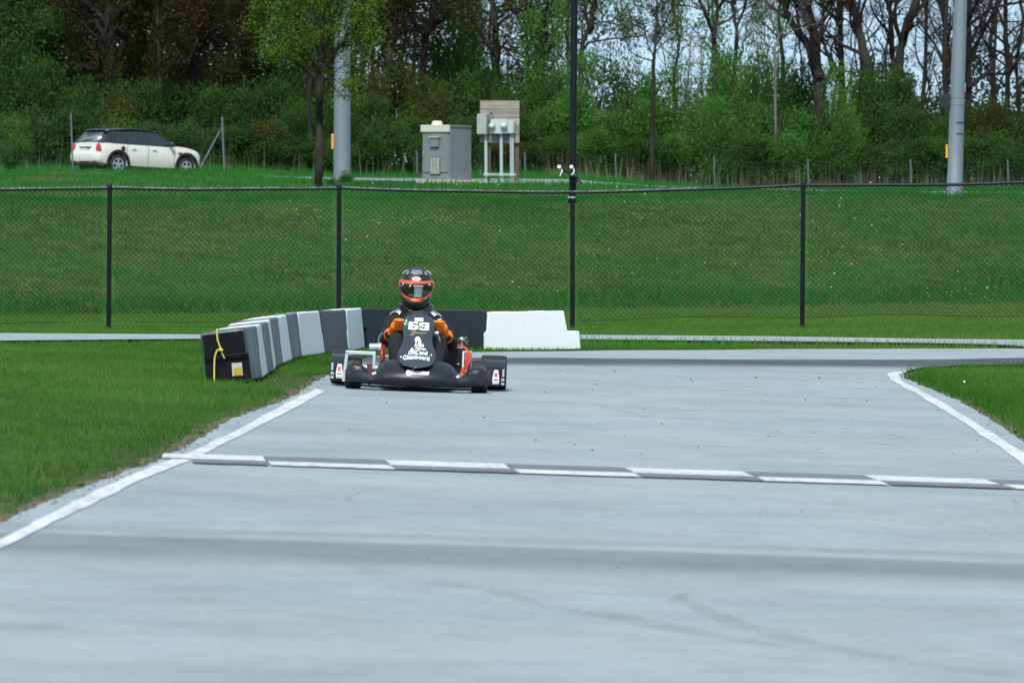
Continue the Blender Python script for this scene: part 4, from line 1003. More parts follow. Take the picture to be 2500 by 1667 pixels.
tree_from("slim dark bare tree, right one of the pair above the bright bushes", "bare_tree", 204, [[(1793, 450, 13), (1793, 157, 10), (1799, 80, 9.5), (1791, 23, 8), (1789, 0, 7.5), (1780, -180, 3)], [(1797, 70, 6), (1814, 30, 6), (1822, 0, 5), (1840, -120, 3)], [(1793, 160, 6), (1815, 125, 5), (1812, 105, 4), (1840, 75, 3)]], None, 108, reach=2.0, limbs=9, t0=.45)
tree_from("spindly sapling with pale stem standing in front of the green bushes", "sapling", 196, [[(1895, 430, 6.5), (1893, 268, 6), (1891, 119, 5.5), (1902, 88, 5), (1887, 57, 4.5), (1864, 0, 4), (1845, -90, 2)], [(1891, 122, 4.5), (1868, 103, 4), (1850, 80, 3.5), (1830, 60, 2)], [(1902, 88, 4), (1925, 65, 3.5), (1940, 20, 2)]], None, 109, reach=1.4, limbs=9, bk=bark_l, t0=.55)
tree_from("slender tree with sparse pale new leaves in front of the open sky", "slender_tree", 186, [[(1592, 455, 15), (1593, 300, 12), (1595, 167, 9), (1598, 130, 7), (1601, 83, 6.5), (1605, 0, 5), (1612, -160, 2)], [(1596, 140, 4), (1580, 105, 3.5), (1572, 60, 3), (1560, 20, 2)], [(1600, 90, 4), (1625, 55, 3.5), (1645, 10, 2.5), (1650, -60, 2)], [(1598, 130, 4), (1625, 100, 3), (1660, 85, 2)], [(1596, 150, 4), (1560, 140, 3), (1530, 120, 2)]], pale_g, 110, keep=.28, per=2, lsize=.06, spread=.10, reach=1.5, limbs=11, t0=.5)
tree_from("dark leaning trunk behind the thin black pole with long boughs reaching right", "bare_tree", 207, [[(1412, 450, 18), (1418, 155, 13), (1423, 105, 12), (1440, 60, 11.5), (1451, 12, 11), (1462, -60, 9), (1480, -260, 4)], [(1422, 129, 6), (1435, 105, 5.5), (1475, 98, 5), (1530, 92, 4), (1573, 88, 3)], [(1441, 62, 5), (1470, 53, 4), (1520, 63, 3), (1555, 82, 2)], [(1418, 110, 5), (1395, 75, 5), (1340, 92, 3)]], mixed, 111, keep=.10, per=2, reach=2.0, limbs=8)
tree_from("upright dark trunk behind the meter board with side boughs", "bare_tree", 209, [[(1222, 450, 22), (1217, 240, 19), (1212, 120, 18), (1208, 60, 16), (1200, 0, 14), (1190, -300, 5)], [(1212, 110, 9), (1255, 125, 8), (1300, 150, 5)], [(1210, 35, 8), (1240, 22, 7), (1266, 19, 6), (1310, -20, 4)], [(1214, 130, 8), (1180, 100, 6), (1150, 40, 4)]], mixed, 112, keep=.22, per=3, reach=2.8, limbs=12)
tree_from("dark bare trunk leaning right, over the grey utility cabinet", "bare_tree", 210, [[(1018, 450, 22), (1037, 115, 18), (1044, 77, 17), (1067, 0, 15), (1110, -220, 7)], [(1040, 100, 9), (1000, 40, 7), (985, -20, 5)], [(1060, 20, 9), (1090, -10, 8), (1130, -60, 5)]], mixed, 113, keep=.2, reach=2.8, limbs=13)
tree_from("tall thin brown trunk just right of the pole behind the young lime tree", "bare_tree", 208, [[(945, 450, 18), (949, 160, 15), (964, 77, 14), (968, 0, 13), (975, -300, 5)]], brown, 114, keep=.4, per=4, reach=2.8, limbs=14, t0=.2)
tree_from("forked bare tree left of the thin black pole, lower trunk hidden by bushes", "bare_tree", 211, [[(1315, 450, 18), (1322, 200, 16), (1331, 50, 14), (1343, 0, 13), (1375, -200, 6)], [(1325, 150, 9), (1300, 90, 8), (1285, 20, 6), (1270, -80, 4)], [(1327, 110, 7), (1365, 60, 6), (1390, 20, 4)]], mixed, 115, keep=.14, reach=2.6, limbs=12)
tree_from("slim leaning trunk between the cabinet and the meter board", "bare_tree", 215, [[(1130, 450, 12), (1128, 200, 11), (1124, 60, 10), (1118, -250, 4)], [(1126, 120, 7), (1094, 57, 6), (1080, 0, 4)]], mixed, 116, keep=.16, reach=2.4, limbs=12)
tree_from("thin dark upright trunk at the far right edge of the wood", "bare_tree", 212, [[(2462, 450, 14), (2460, 200, 13), (2455, 60, 12), (2450, -280, 4)]], None, 117, reach=3.2, limbs=15)
# left wood
tree_from("thickest dark trunk of the left wood, above the tail of the white car", "bare_tree", 206, [[(270, 450, 36), (268, 230, 32), (266, 100, 30), (268, 0, 29), (262, -320, 12)], [(268, 120, 14), (225, 40, 11), (200, -60, 7)], [(267, 60, 13), (310, -20, 10), (340, -120, 6)]], brown, 121, keep=0.30, per=4, reach=3.2, limbs=16, bk=bark_d, t0=.15)
tree_from("forked trunk of the left wood standing above the bonnet of the white car", "bare_tree", 205, [[(474, 450, 24), (473, 345, 22), (466, 190, 20), (455, 100, 17), (450, 0, 15), (440, -300, 6)], [(468, 220, 16), (480, 160, 16), (491, 80, 15), (496, 0, 14), (510, -260, 6)], [(490, 90, 9), (520, 40, 8), (540, 0, 6)], [(470, 170, 8), (500, 140, 6), (530, 150, 3)]], brown, 122, keep=.3, per=4, reach=2.6, limbs=14, bk=bark, t0=.2)
tree_from("leaning trunk near the left edge of the wood, bending over green leaves", "bare_tree", 208, [[(150, 450, 16), (140, 215, 15), (128, 130, 14), (130, 0, 13), (118, -280, 5)]], green_dk, 123, keep=.5, per=4, reach=2.8, limbs=14, bk=bark_d)
tree_from("narrow dark stem rising straight behind the roof of the white car", "bare_tree", 203, [[(391, 450, 10), (391, 315, 9), (389, 100, 9), (380, -50, 7), (370, -280, 3)]], brown, 124, keep=0.27, per=4, reach=2.2, limbs=13, bk=bark_d)
tree_from("brown trunk of the left wood hung with dry leaves, left of the forked one", "bare_tree", 209, [[(342, 450, 18), (340, 240, 16), (343, 80, 15), (346, 0, 14), (350, -300, 5)]], mixed, 125, keep=0.36, per=5, reach=2.8, limbs=15, bk=bark_d)
tree_from("slim brown trunk directly left of the young lime green tree", "bare_tree", 196, [[(758, 445, 13), (756, 330, 12), (756, 240, 11), (755, 60, 9), (748, -260, 4)]], green_dk, 126, keep=.35, per=4, reach=2.4, limbs=12, t0=.4)
tree_from("dark trunk with brown foliage between the forked tree and the lime tree", "bare_tree", 211, [[(600, 450, 17), (598, 200, 15), (604, 60, 14), (612, -280, 6)], [(600, 120, 9), (640, 30, 8), (670, -60, 5)]], mixed, 127, keep=.5, per=4, reach=3.0, limbs=15, bk=bark_d)
tree_from("dark trunk at the very left edge of the wood wrapped in green", "bare_tree", 207, [[(40, 450, 17), (36, 220, 16), (44, 80, 15), (50, -280, 6)]], green_dk, 128, keep=.75, per=6, reach=2.8, limbs=16, bk=bark_d)
tree_from("pair of dark stems left of the thickest trunk in the wood", "bare_tree", 212, [[(212, 450, 16), (214, 230, 14), (206, 60, 13), (196, -280, 5)], [(213, 260, 10), (228, 140, 10), (232, 0, 9), (236, -200, 4)]], mixed, 129, keep=0.27, per=4, reach=2.6, limbs=15, bk=bark_d)
tree_from("dim trunk behind the pale grey pole at the lime tree", "bare_tree", 214, [[(880, 450, 16), (884, 200, 15), (890, 60, 13), (900, -260, 5)], [(886, 150, 8), (920, 60, 7), (940, 0, 5)]], mixed, 130, keep=.45, per=4, reach=2.8, limbs=14, bk=bark_d)

# --- the young lime green tree in front of the pole
tree_from("young lime green leafed tree in front of the thick pale pole", "young_tree", 139,
  [[(779, 462, 21), (780, 400, 20), (779, 300, 19), (779, 230, 19), (781, 172, 18), (786, 96, 12), (794, 0, 9), (800, -160, 5), (802, -320, 2)],
   [(780, 175, 11), (761, 150, 9), (739, 96, 8), (708, 38, 6), (690, -30, 5), (670, -150, 2)], [(783, 170, 11), (804, 150, 9), (830, 112, 8), (853, 82, 7), (900, 45, 5), (960, -5, 3)],
   [(781, 200, 8), (750, 178, 6), (720, 150, 5), (690, 140, 3)], [(784, 150, 8), (815, 60, 7), (835, -40, 5), (850, -160, 2)], [(782, 160, 8), (765, 60, 7), (745, -60, 5), (735, -180, 2)],
   [(760, 150, 6), (715, 120, 5), (670, 75, 4), (630, 20, 2)], [(782, 205, 6), (800, 190, 5), (820, 195, 3)], [(830, 112, 5), (870, 110, 4), (900, 95, 2)]],
  lime, 140, limbs=16, reach=1.15, per=5, lsize=.05, spread=.10, keep=.22, t0=.42, up=.35, ang=(22, 52))

# --- unspecific trees deeper in: a few shapes, copied
def proto(seed, leaf, keep, bk, h=15, per=3, lsize=.085, n=15):
    r = np.random.default_rng(seed); o = thing("forest_tree", None, "tree"); w = Wood(r)
    P = [np.array([r.normal(0, .12) * i * .6, r.normal(0, .12) * i * .6, i * h / 8 - .3]) for i in range(9)]; R = [.11 * (1 - .085 * i) for i in range(9)]
    w.put(P, R, 0); w.children(P, R, 0, n, .22, 1.0, 4, 3.2, .35); build_tree(o, w, r, leaf, bk, per, lsize, .28, keep); return o
protos = [(proto(301, brown, .5, bark_d), "slim background tree with dry brown leaves in the left wood"),
          (proto(302, green_dk, .6, bark_d), "slim background tree with dark green leaves in the left wood"),
          (proto(303, mixed, .4, bark), "slim background tree with mixed leaves"),
          (proto(304, None, 0, bark), "slim leafless background tree in the thin right wood"),
          (proto(305, mixed, .05, bark), "slim background tree with few leaves in the thin right wood")]
used = [0] * 5; ranked = {}
ORD = 'first second third fourth fifth sixth seventh eighth ninth tenth eleventh twelfth thirteenth fourteenth fifteenth sixteenth seventeenth eighteenth nineteenth twentieth'.split()
def put_forest(k, px, d, sc):
    o = protos[k][0] if not used[k] else copy_tree(protos[k][0]); used[k] = 1
    o.location = gx(px, d); o.rotation_euler = (trng.normal(0, .02), trng.normal(0, .03), trng.uniform(0, 6.28)); o.scale = (sc,) * 3
    tag(o, protos[k][1], "tree", WG); ranked.setdefault(protos[k][1], []).append((px, o))
for px in np.linspace(-160, 900, 30): put_forest(int(trng.choice([0, 1, 1, 2, 2])), px + trng.normal(0, 15), trng.uniform(214, 240), trng.uniform(.8, 1.25))
for px in np.linspace(930, 1380, 9): put_forest(int(trng.choice([2, 2, 4, 0])), px + trng.normal(0, 15), trng.uniform(216, 236), trng.uniform(.75, 1.1))
for px in np.linspace(1640, 2680, 9): put_forest(int(trng.choice([3, 3, 4])), px + trng.normal(0, 14), trng.uniform(216, 246), trng.uniform(.7, 1.05))
for px in (2095, 2260, 2335, 2425, 2485): put_forest(3, px + trng.normal(0, 8), trng.uniform(214, 226), trng.uniform(.8, 1.15))

for px in np.linspace(1960, 2560, 8): put_forest(3, px + trng.normal(0, 18), trng.uniform(209, 222), trng.uniform(.5, .68))

# --- shrubs along the foot of the wood
def shrub_proto(seed, leaf, n, h=3.0, w=1.5, per=30, lsize=.085, spread=.17, loose=.0):
    r = np.random.default_rng(seed); o = thing("shrub", None, "shrub"); wd = Wood(r); C = []
    for i in range(7):
        a = r.uniform(0, 6.28); p = np.array([math.cos(a) * .2, math.sin(a) * .2, -.1]); tip = np.array([math.cos(a) * w * r.uniform(.3, .8), math.sin(a) * w * r.uniform(.3, .8), h * r.uniform(.6, .95)])
        P = [p + (tip - p) * t + r.normal(size=3) * .08 for t in np.linspace(0, 1, 6)]; R = [.035 * (1 - .75 * t) for t in np.linspace(0, 1, 6)]
        wd.put(P, R, 1); wd.children(P, R, 1, 5, .3, .45, 3, h * .5, .3)
    wd.limb.build("stem", bark, o); wd.twigs(bark, o)
    lob = [(r.uniform(-.5, .5) * w, r.uniform(-.5, .5) * w, h * r.uniform(.25, .75), r.uniform(.35, .6)) for _ in range(9)]
    while len(C) < n:
        l = lob[r.integers(len(lob))]; v = unit(r.normal(size=3)) * l[3] * w * r.uniform(.55, 1.05) * np.array([1, 1, .85])
        p = np.array([l[0], l[1], l[2]]) + v
        if .05 < p[2] < h * 1.05: C.append(p)
    for i in range(int(n * loose)):
        a = r.uniform(0, 6.28); rr = r.uniform(0, .7) * w; C.append(np.array([math.cos(a) * rr, math.sin(a) * rr, h * r.uniform(.9, 1.22)]))
    V, q = leaf_quads(r, C, lsize, per, spread); raw_mesh("foliage", V, 4, leaf, o, q); return o
sp = {'b': [shrub_proto(401, green_mid, 270), shrub_proto(402, green_mid, 250, 3.2, 1.4, loose=.12)],
      'd': [shrub_proto(403, green_dk, 260), shrub_proto(404, green_dk, 250, 3.2, 1.5)],
      'o': [shrub_proto(405, olive, 220, 3.0, 1.4)], 'm': [shrub_proto(406, mixed, 200, 3.0, 1.5, per=24)], 'l': [shrub_proto(407, lime, 120, 2.6, 1.2, per=14, lsize=.07)],
      't': [shrub_proto(408, green_mid, 110, 3.4, 1.3, per=16, spread=.2, loose=.5)]}
first = {}
adj = {'b': "fresh green bush", 'd': "deep green bush", 'o': "olive green bush", 'm': "thin brownish bush", 'l': "loose lime green bush", 't': "airy green bush"}
def put_shrub(kind, px, ytop, wpx, d, where, group="bushes along the foot of the wood"):
    q = sp[kind][int(trng.integers(len(sp[kind])))]
    o = copy_tree(q) if first.get(q.name) else q; first[q.name] = 1
    b = gx(px, d); h = at(px, ytop, d).z - b.z; o.location = b; o.rotation_euler = (0, 0, trng.uniform(0, 6.28))
    sxy = wpx / FPX * d / 3.3; o.scale = (sxy, sxy, h / 2.62)
    lb = f"{adj[kind]} {where}"
    if group: lb = f"{adj[kind]} {'in front' if d < 199.5 else 'standing tall' if d > 204.5 else 'mid row'} {where}"; ranked.setdefault(lb, []).append((px, o))
    tag(o, lb, "shrub", group)
R_ = "in the bright thicket by the thin pole"
for a in [('t', 1365, 150, 130, 206), ('t', 1440, 118, 170, 210), ('t', 1520, 128, 150, 212), ('b', 1580, 180, 150, 208), ('t', 1650, 150, 130, 211), ('b', 1735, 160, 170, 209), ('b', 1790, 165, 150, 212), ('b', 1845, 155, 140, 208), ('t', 1905, 140, 120, 209), ('d', 1950, 165, 140, 208),
          ('b', 1420, 235, 200, 201), ('d', 1530, 245, 190, 202), ('b', 1480, 330, 210, 197), ('b', 1610, 250, 190, 200), ('b', 1690, 265, 190, 199), ('b', 1770, 250, 200, 200), ('b', 1850, 255, 190, 198), ('b', 1640, 330, 200, 196), ('d', 1560, 350, 190, 195), ('b', 1740, 320, 190, 196), ('b', 1950, 270, 200, 198), ('b', 2030, 265, 170, 198), ('b', 1920, 330, 200, 195), ('b', 2050, 300, 130, 196), ('d', 1820, 345, 170, 195), ('d', 1990, 350, 180, 196)]:
    put_shrub(*a, R_)
R_ = "behind the right pale pole"
for a in [('d', 2110, 205, 150, 204), ('d', 2180, 195, 140, 205), ('m', 2120, 300, 180, 199), ('d', 2190, 280, 170, 199), ('m', 2250, 255, 150, 202), ('d', 2290, 285, 160, 200), ('m', 2340, 265, 150, 202), ('m', 2400, 265, 170, 201), ('m', 2450, 255, 170, 203), ('d', 2420, 320, 190, 198), ('m', 2500, 260, 170, 202), ('d', 2540, 300, 180, 200), ('d', 2640, 280, 200, 202), ('d', 2150, 350, 170, 196), ('d', 2250, 350, 170, 196), ('d', 2350, 350, 190, 197), ('d', 2480, 350, 180, 196)]:
    put_shrub(*a, R_)
R_ = "behind the grey cabinet and meter board"
for a in [('o', 900, 180, 150, 204), ('m', 960, 150, 170, 206), ('m', 1010, 200, 150, 204), ('b', 1085, 120, 150, 212), ('b', 1140, 105, 150, 213), ('d', 1180, 150, 160, 208), ('d', 1110, 190, 190, 206), ('o', 1060, 235, 170, 202), ('d', 1230, 210, 170, 205), ('b', 1290, 165, 160, 207), ('d', 1340, 190, 150, 206), ('b', 1330, 260, 170, 201), ('d', 1270, 290, 170, 199), ('d', 1360, 330, 160, 197), ('m', 1300, 350, 150, 196), ('d', 990, 300, 190, 199), ('d', 930, 300, 170, 198), ('d', 890, 250, 150, 200), ('d', 1130, 300, 190, 198), ('d', 1040, 340, 170, 196), ('o', 1215, 350, 150, 196)]:
    put_shrub(*a, R_)
R_ = "by the white car"
for a in [('d', -60, 160, 210, 204), ('d', 30, 120, 190, 206), ('d', 110, 170, 180, 204), ('d', 190, 200, 180, 203), ('o', 285, 230, 130, 199), ('d', 260, 190, 180, 205), ('d', 340, 220, 170, 203), ('d', 420, 215, 180, 204), ('m', 380, 150, 170, 208), ('d', 500, 230, 170, 203), ('o', 540, 180, 150, 207), ('d', 580, 235, 180, 202), ('d', 650, 215, 180, 203), ('d', 720, 250, 170, 201), ('d', 800, 240, 190, 203), ('d', 850, 290, 180, 200), ('l', 270, 235, 110, 196), ('d', 60, 270, 200, 198), ('d', -40, 290, 200, 197), ('d', 150, 280, 180, 199), ('d', 250, 300, 190, 199), ('d', 350, 310, 190, 198), ('d', 450, 300, 190, 198), ('d', 540, 320, 190, 197), ('d', 620, 320, 190, 197), ('d', 700, 330, 190, 196), ('d', 800, 340, 190, 196), ('o', 650, 300, 150, 196), ('m', 120, 100, 190, 210), ('m', 460, 120, 190, 210), ('d', -140, 220, 220, 202), ('d', 560, 120, 200, 212), ('d', 640, 110, 200, 213), ('d', 720, 130, 200, 212), ('d', 300, 110, 200, 213), ('d', 220, 90, 190, 214), ('d', 470, 150, 190, 213)]:
    put_shrub(*a, R_)
put_shrub('b', 25, 335, 120, 180, "low at the left edge beside the field fence wire", None)
put_shrub('b', 838, 428, 60, 146, "low weeds tuft around the foot of the pole at the lime tree", None)
put_shrub('b', 810, 440, 40, 145, "smallest weed tuft between the lime tree trunk and the pole", None)
for qs in sp.values():
    for q in qs:
        if not first.get(q.name):
            for ch in list(q.children): bpy.data.objects.remove(ch)
            bpy.data.objects.remove(q)
for k in range(5):
    if not used[k]: bpy.data.objects.remove(protos[k][0])
for lb, lst in ranked.items():
    lst.sort(key=lambda q: q[0])
    for i, (_, o) in enumerate(lst):
        if len(lst) > 1: o['label'] = f'{lb}, {ORD[i]} from left'
# --- the depth of the wood: a leafy mass far behind, dense left, twiggy right
r = np.random.default_rng(77); C = []
for _ in range(12500):
    px = r.uniform(-350, 2850); d = r.uniform(236, 275); z = r.uniform(0, 1)
    top = np.interp(px, [-350, 900, 1100, 1300, 1420, 1700, 2100, 2300, 2850], [16, 15, 9, 6.5, 4.2, 4.2, 5.5, 7, 9])
    if px > 850 and r.random() < .45: continue
    g = gx(px, d); C.append((g.x, g.y, g.z + z * top * (.75 + .25 * math.sin(px * .03))))
V, q = leaf_quads(r, C, .17, 13, .42)
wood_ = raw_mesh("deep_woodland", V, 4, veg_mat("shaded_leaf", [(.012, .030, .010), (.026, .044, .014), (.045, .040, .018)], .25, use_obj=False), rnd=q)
tag(wood_, "dense leafy depth of the wood behind the front trees", kind='stuff')
# lattice mast far away, faint through the twigs
py_ = thing("lattice_tower", "faint distant steel lattice tower showing through the twigs in the open sky", "tower", gx(1692, 520)); lo = py_.location
stl = mat("weathered_steel", (.25, .27, .29), .6, .3); mb = MB(); hb = at(1692, 90, 520).z - lo.z
for sx in (-1, 1):
    for sy in (-1, 1): mb.tube([(sx * 1.3, sy * 1.3, -1), (sx * .45, sy * .45, hb)], .07, 4)
mb.build("leg", stl, py_); tw_ = MB()
for i in range(10):
    z0, z1 = hb * i / 10, hb * (i + 1) / 10; a, b = 1.3 - .85 * i / 10, 1.3 - .85 * (i + 1) / 10
    for s_ in (-1, 1):
        tw_.tube([(-a, s_ * a, z0), (b, s_ * b, z1)], .04, 3); tw_.tube([(a, s_ * a, z0), (-b, s_ * b, z1)], .04, 3); tw_.tube([(s_ * a, -a, z0), (s_ * b, b, z1)], .04, 3)
o = tw_.build("bracing", stl, py_); o['kind'] = 'stuff'
for z, w in ((.62, 3.2), (.82, 2.6)):
    MB().tube([(-w, 0, hb * z), (0, 0, hb * z + .5), (w, 0, hb * z)], .09, 4).build("cross_arm", stl, py_)
# ------------------------------------------------------------------ racing kart (local axes: x to the right of the picture, y away from the camera, z up; origin on the ground between the rear wheels)
kp = G(1021, 944.5)
KR = (0, math.radians(1.75), math.radians(0.0))
kart = thing("racing_kart", "low black racing kart number 69 with orange cables and white sponsor lettering", "kart", kp, KR)
shell = mat("black_kart_bodywork", (0.005, 0.0075, 0.011), 0.40, var=.3, vs=5)
shell2 = mat("dark_panel_plastic", (0.026, 0.034, 0.043), 0.26, var=.25, vs=4, coat=.3)
blackp = mat("matt_black_plastic", (0.007, 0.008, 0.010), 0.6); steelb = mat("black_tube_steel", (0.012, 0.012, 0.014), 0.4, .3)
alu = mat("aluminium_extrusion", (0.62, 0.66, 0.70), 0.35, .6, var=.08, vs=20); tyre_k = mat("slick_tyre_rubber", (0.014, 0.014, 0.015), 0.55, var=.3, vs=9)
red_c = mat("orange_red_cable", (0.50, 0.055, 0.018), 0.4); red_d = mat("dark_red_cable", (0.30, 0.015, 0.02), 0.4)
white_v = mat("white_vinyl", (0.72, 0.74, 0.75), 0.45); red_v = mat("red_vinyl", (0.55, 0.03, 0.02), 0.45); blue_v = mat("dark_blue_vinyl", (0.03, 0.05, 0.12), 0.45)
grey_v = mat("pale_grey_vinyl", (0.42, 0.46, 0.49), 0.4); gold = mat("faded_gold_vinyl", (0.30, 0.26, 0.13), 0.5)
def wheel(name, x, y, r, w, side, rim_r):
    wm = MB(); h = w / 2
    prof = [(rim_r, -h * .72), (r * .80, -h * .96), (r * .93, -h), (r * .985, -h * .86), (r, -h * .55), (r * 1.004, 0), (r, h * .55), (r * .985, h * .86), (r * .93, h), (r * .80, h * .96), (rim_r, h * .72)]
    wm.lathe((x, y, r), (1, 0, 0), prof, 40); o = wm.build(name, tyre_k, kart, auto=50)
    rm = MB(); rm.lathe((x, y, r), (1, 0, 0), [(rim_r, -h * .72), (rim_r * .92, -h * .6), (rim_r * .85, 0), (rim_r * .92, h * .6), (rim_r, h * .72)], 30); rm.lathe((x, y, r), (1, 0, 0), [(0, .02), (.04, .02), (.045, .0), (rim_r * .87, 0)], 24); rm.build("rim", alu, o, auto=40)
    return o
wheel("rear_wheel", -.598, .0, .138, .205, -1, .066); wheel("rear_wheel", .598, .0, .138, .205, 1, .066)
wheel("front_wheel", -.492, -1.05, .127, .125, -1, .066); wheel("front_wheel", .492, -1.05, .127, .125, 1, .066)
MB().cyl((-.55, 0, .138), (.55, 0, .138), .02, n=14).build("rear_axle", alu, kart)
# tubular frame and floor
for pts in ([(-.30, .12, .075), (-.32, -.35, .06), (-.28, -.75, .055), (-.16, -1.22, .055), (.16, -1.22, .055), (.28, -.75, .055), (.32, -.35, .06), (.30, .12, .075)], [(-.48, -1.05, .10), (-.25, -1.02, .07), (.25, -1.02, .07), (.48, -1.05, .10)], [(-.62, .18, .12), (-.5, .24, .13), (.5, .24, .13), (.62, .18, .12)], [(-.30, -1.16, .06), (-.28, -1.36, .06), (.28, -1.36, .06), (.30, -1.16, .06)], [(-.26, -.30, .065), (.26, -.30, .065)]):
    MB().tube(pts, .015, 8).build("frame_tube", steelb, kart)
mb = MB(); mb.box((0, -.78, .038), (.54, .86, .006)); mb.build("floor_tray", alu, kart)
# front fairing
def fa(x):
    X = abs(x)
    zt = np.interp(X, [0, .10, .18, .24, .28, .31, .335, .36, .40, .44, .48, .52, .555], [.247, .246, .238, .222, .198, .162, .132, .132, .166, .194, .202, .188, .145]); yf = -1.50 + .80 * X ** 2; yt = np.interp(X, [0, .2, .34, .45, .565], [-1.22, -1.20, -1.235, -1.16, -1.15]); zb = .045 + .018 * max(0, X - .42) / .14
    return zt, yf, yt, zb
def fair(x, v):
    zt, yf, yt, zb = fa(x); P0 = (yf + .10, zb); P1 = (yf - .05, zb + .10 * (zt - zb)); P2 = (yf + .06, zb + .85 * (zt - zb)); P3 = (yt, zt)
    b = [(1 - v) ** 3, 3 * v * (1 - v) ** 2, 3 * v * v * (1 - v), v ** 3]
    y = sum(b[i] * (P0, P1, P2, P3)[i][0] for i in range(4)); z = sum(b[i] * (P0, P1, P2, P3)[i][1] for i in range(4))
    X = abs(x); g = ss((X - .27) / .1) * (1 - ss((X - .50) / .06))
    y += .032 * g * math.sin(v * 9.0 + (X - .3) * 16) * (1 - v) ** .5 * v * 2       # moulded flutes on both wings
    return Vector((x, y, z))
xs = np.linspace(-.55, .55, 97)
A = [[fair(x, v) for x in xs] for v in np.linspace(0, 1, 30)]
A.append([fair(x, 1) + Vector((0, .05, -.03)) for x in xs]); A.append([fair(x, 1) + Vector((0, .07, -.09)) for x in xs])
mb = MB(); mb.grid(np.array(A)); fr = mb.build("front_fairing", shell, kart, solid=.006, auto=70)
def fair_at(x, z, off=.004):
    lo, hi = .15, 1.0
    for _ in range(24):
        m = (lo + hi) / 2
        if fair(x, m).z < z: lo = m
        else: hi = m
    p = fair(x, lo); dv = fair(x, min(1, lo + .02)) - p; dx = fair(x + .01, lo) - p; n = dx.cross(dv).normalized()
    if n.y > 0: n = -n
    return p + n * off
def poly_decal(name, m, par, polys, fn):
    mb = MB()
    for P in polys: mb.add([fn(*p) for p in P], [tuple(range(len(P)))])
    return mb.build(name, m, par, smooth=False)
def strip(u0, u1, v0, v1, n=8, sh=0.0):
    return [[(u0 + (u1 - u0) * i / n, v0), (u0 + (u1 - u0) * (i + 1) / n, v0), (u0 + (u1 - u0) * (i + 1) / n + sh, v1), (u0 + (u1 - u0) * i / n + sh, v1)] for i in range(n)]
ring = [[(-.052 + .024 * math.cos(a), .142 + .024 * math.sin(a)) for a in np.linspace(0, 2 * math.pi, 20, endpoint=False)]]
bd = poly_decal("sponsor_badge", white_v, fr, ring + strip(-.035, .098, .131, .155, 8, .006) + [[(-.036, .150), (-.026, .150), (-.016, .176), (-.028, .172)]], lambda u, v: fair_at(u, v, .007))
poly_decal("badge_ring", grey_v, bd, [[(-.052 + r_ * math.cos(a), .142 + r_ * math.sin(a)) for r_, a in ((.018, a0), (.018, a1), (.0145, a1), (.0145, a0))] for a0, a1 in zip(np.linspace(0, 6.28, 17)[:-1], np.linspace(0, 6.28, 17)[1:])], lambda u, v: fair_at(u, v, .0085))
for k in range(9):
    poly_decal("badge_letter", grey_v, bd, [[(-.022 + k * .0125, .139), (-.0135 + k * .0125, .139), (-.012 + k * .0125, .148), (-.0205 + k * .0125, .148)]], lambda u, v: fair_at(u, v, .0085))
for sx, x0 in ((-1, -.325), (1, .325)):
    poly_decal("star_badge", white_v, fr, [[(x0 - .020, .118), (x0 - .004, .140), (x0 + .004, .128), (x0 + .012, .143), (x0 + .022, .118), (x0 + .006, .122), (x0, .112)]], lambda u, v: fair_at(u, min(v, fa(u)[0] - .004), .006))
for x in (-.36, -.12, .14, .33):
    mb = MB(); mb.box((x, -1.37 + abs(x) * .1, .036), (.016, .06, .03)); mb.build("fairing_bracket", steelb, kart)
MB().tube([(-.5, -1.12, .032), (-.36, -1.34, .028), (.36, -1.34, .028), (.5, -1.12, .032)], .009, 6).build("lower_bumper_bar", steelb, kart)
# number panel
PZ = [.187, .194, .200, .218, .245, .272, .30, .335, .37, .403, .44, .478, .505, .53, .552, .572, .588, .600]
PW = [.012, .055, .098, .124, .142, .149, .145, .129, .116, .109, .113, .119, .124, .125, .117, .098, .066, .020]
def pan(x, z, off=0.0):
    hw = float(np.interp(z, PZ, PW)); t = max(0, z - .187) / .413; y = -1.43 + .60 * t ** .9; u = min(1, abs(x) / .15)
    bulge = .06 * (1 - u * u) + .018 * math.sin((z - .40) * 14) * (1 - u * u)
    return Vector((x, y - bulge - off, z))
cols_ = 23; A = []
for z, w in zip(np.interp(np.linspace(0, len(PZ) - 1, 60), range(len(PZ)), PZ), np.interp(np.linspace(0, len(PZ) - 1, 60), range(len(PZ)), PW)):
    A.append([pan(-w + 2 * w * j / (cols_ - 1), z) for j in range(cols_)])
mb = MB(); mb.grid(np.array(A)); npn = mb.build("number_panel", shell2, kart, solid=.005, auto=80)
PF = lambda u, v: pan(u, v, .007)
def txt(name, body, size, bold, cx, cz, m, par, fn, arc=0.0, wide=1.0, rot=0.0, shear=0.0, tall=1.0):
    v, f = text_mesh(body, size, bold, shear, wide); mb = MB(); c, s_ = math.cos(rot), math.sin(rot)
    mb.add([fn(cx + a * c - b * tall * s_, cz + a * s_ + b * tall * c - arc * a * a) for a, b in v], f); return mb.build(name, m, par, smooth=False)
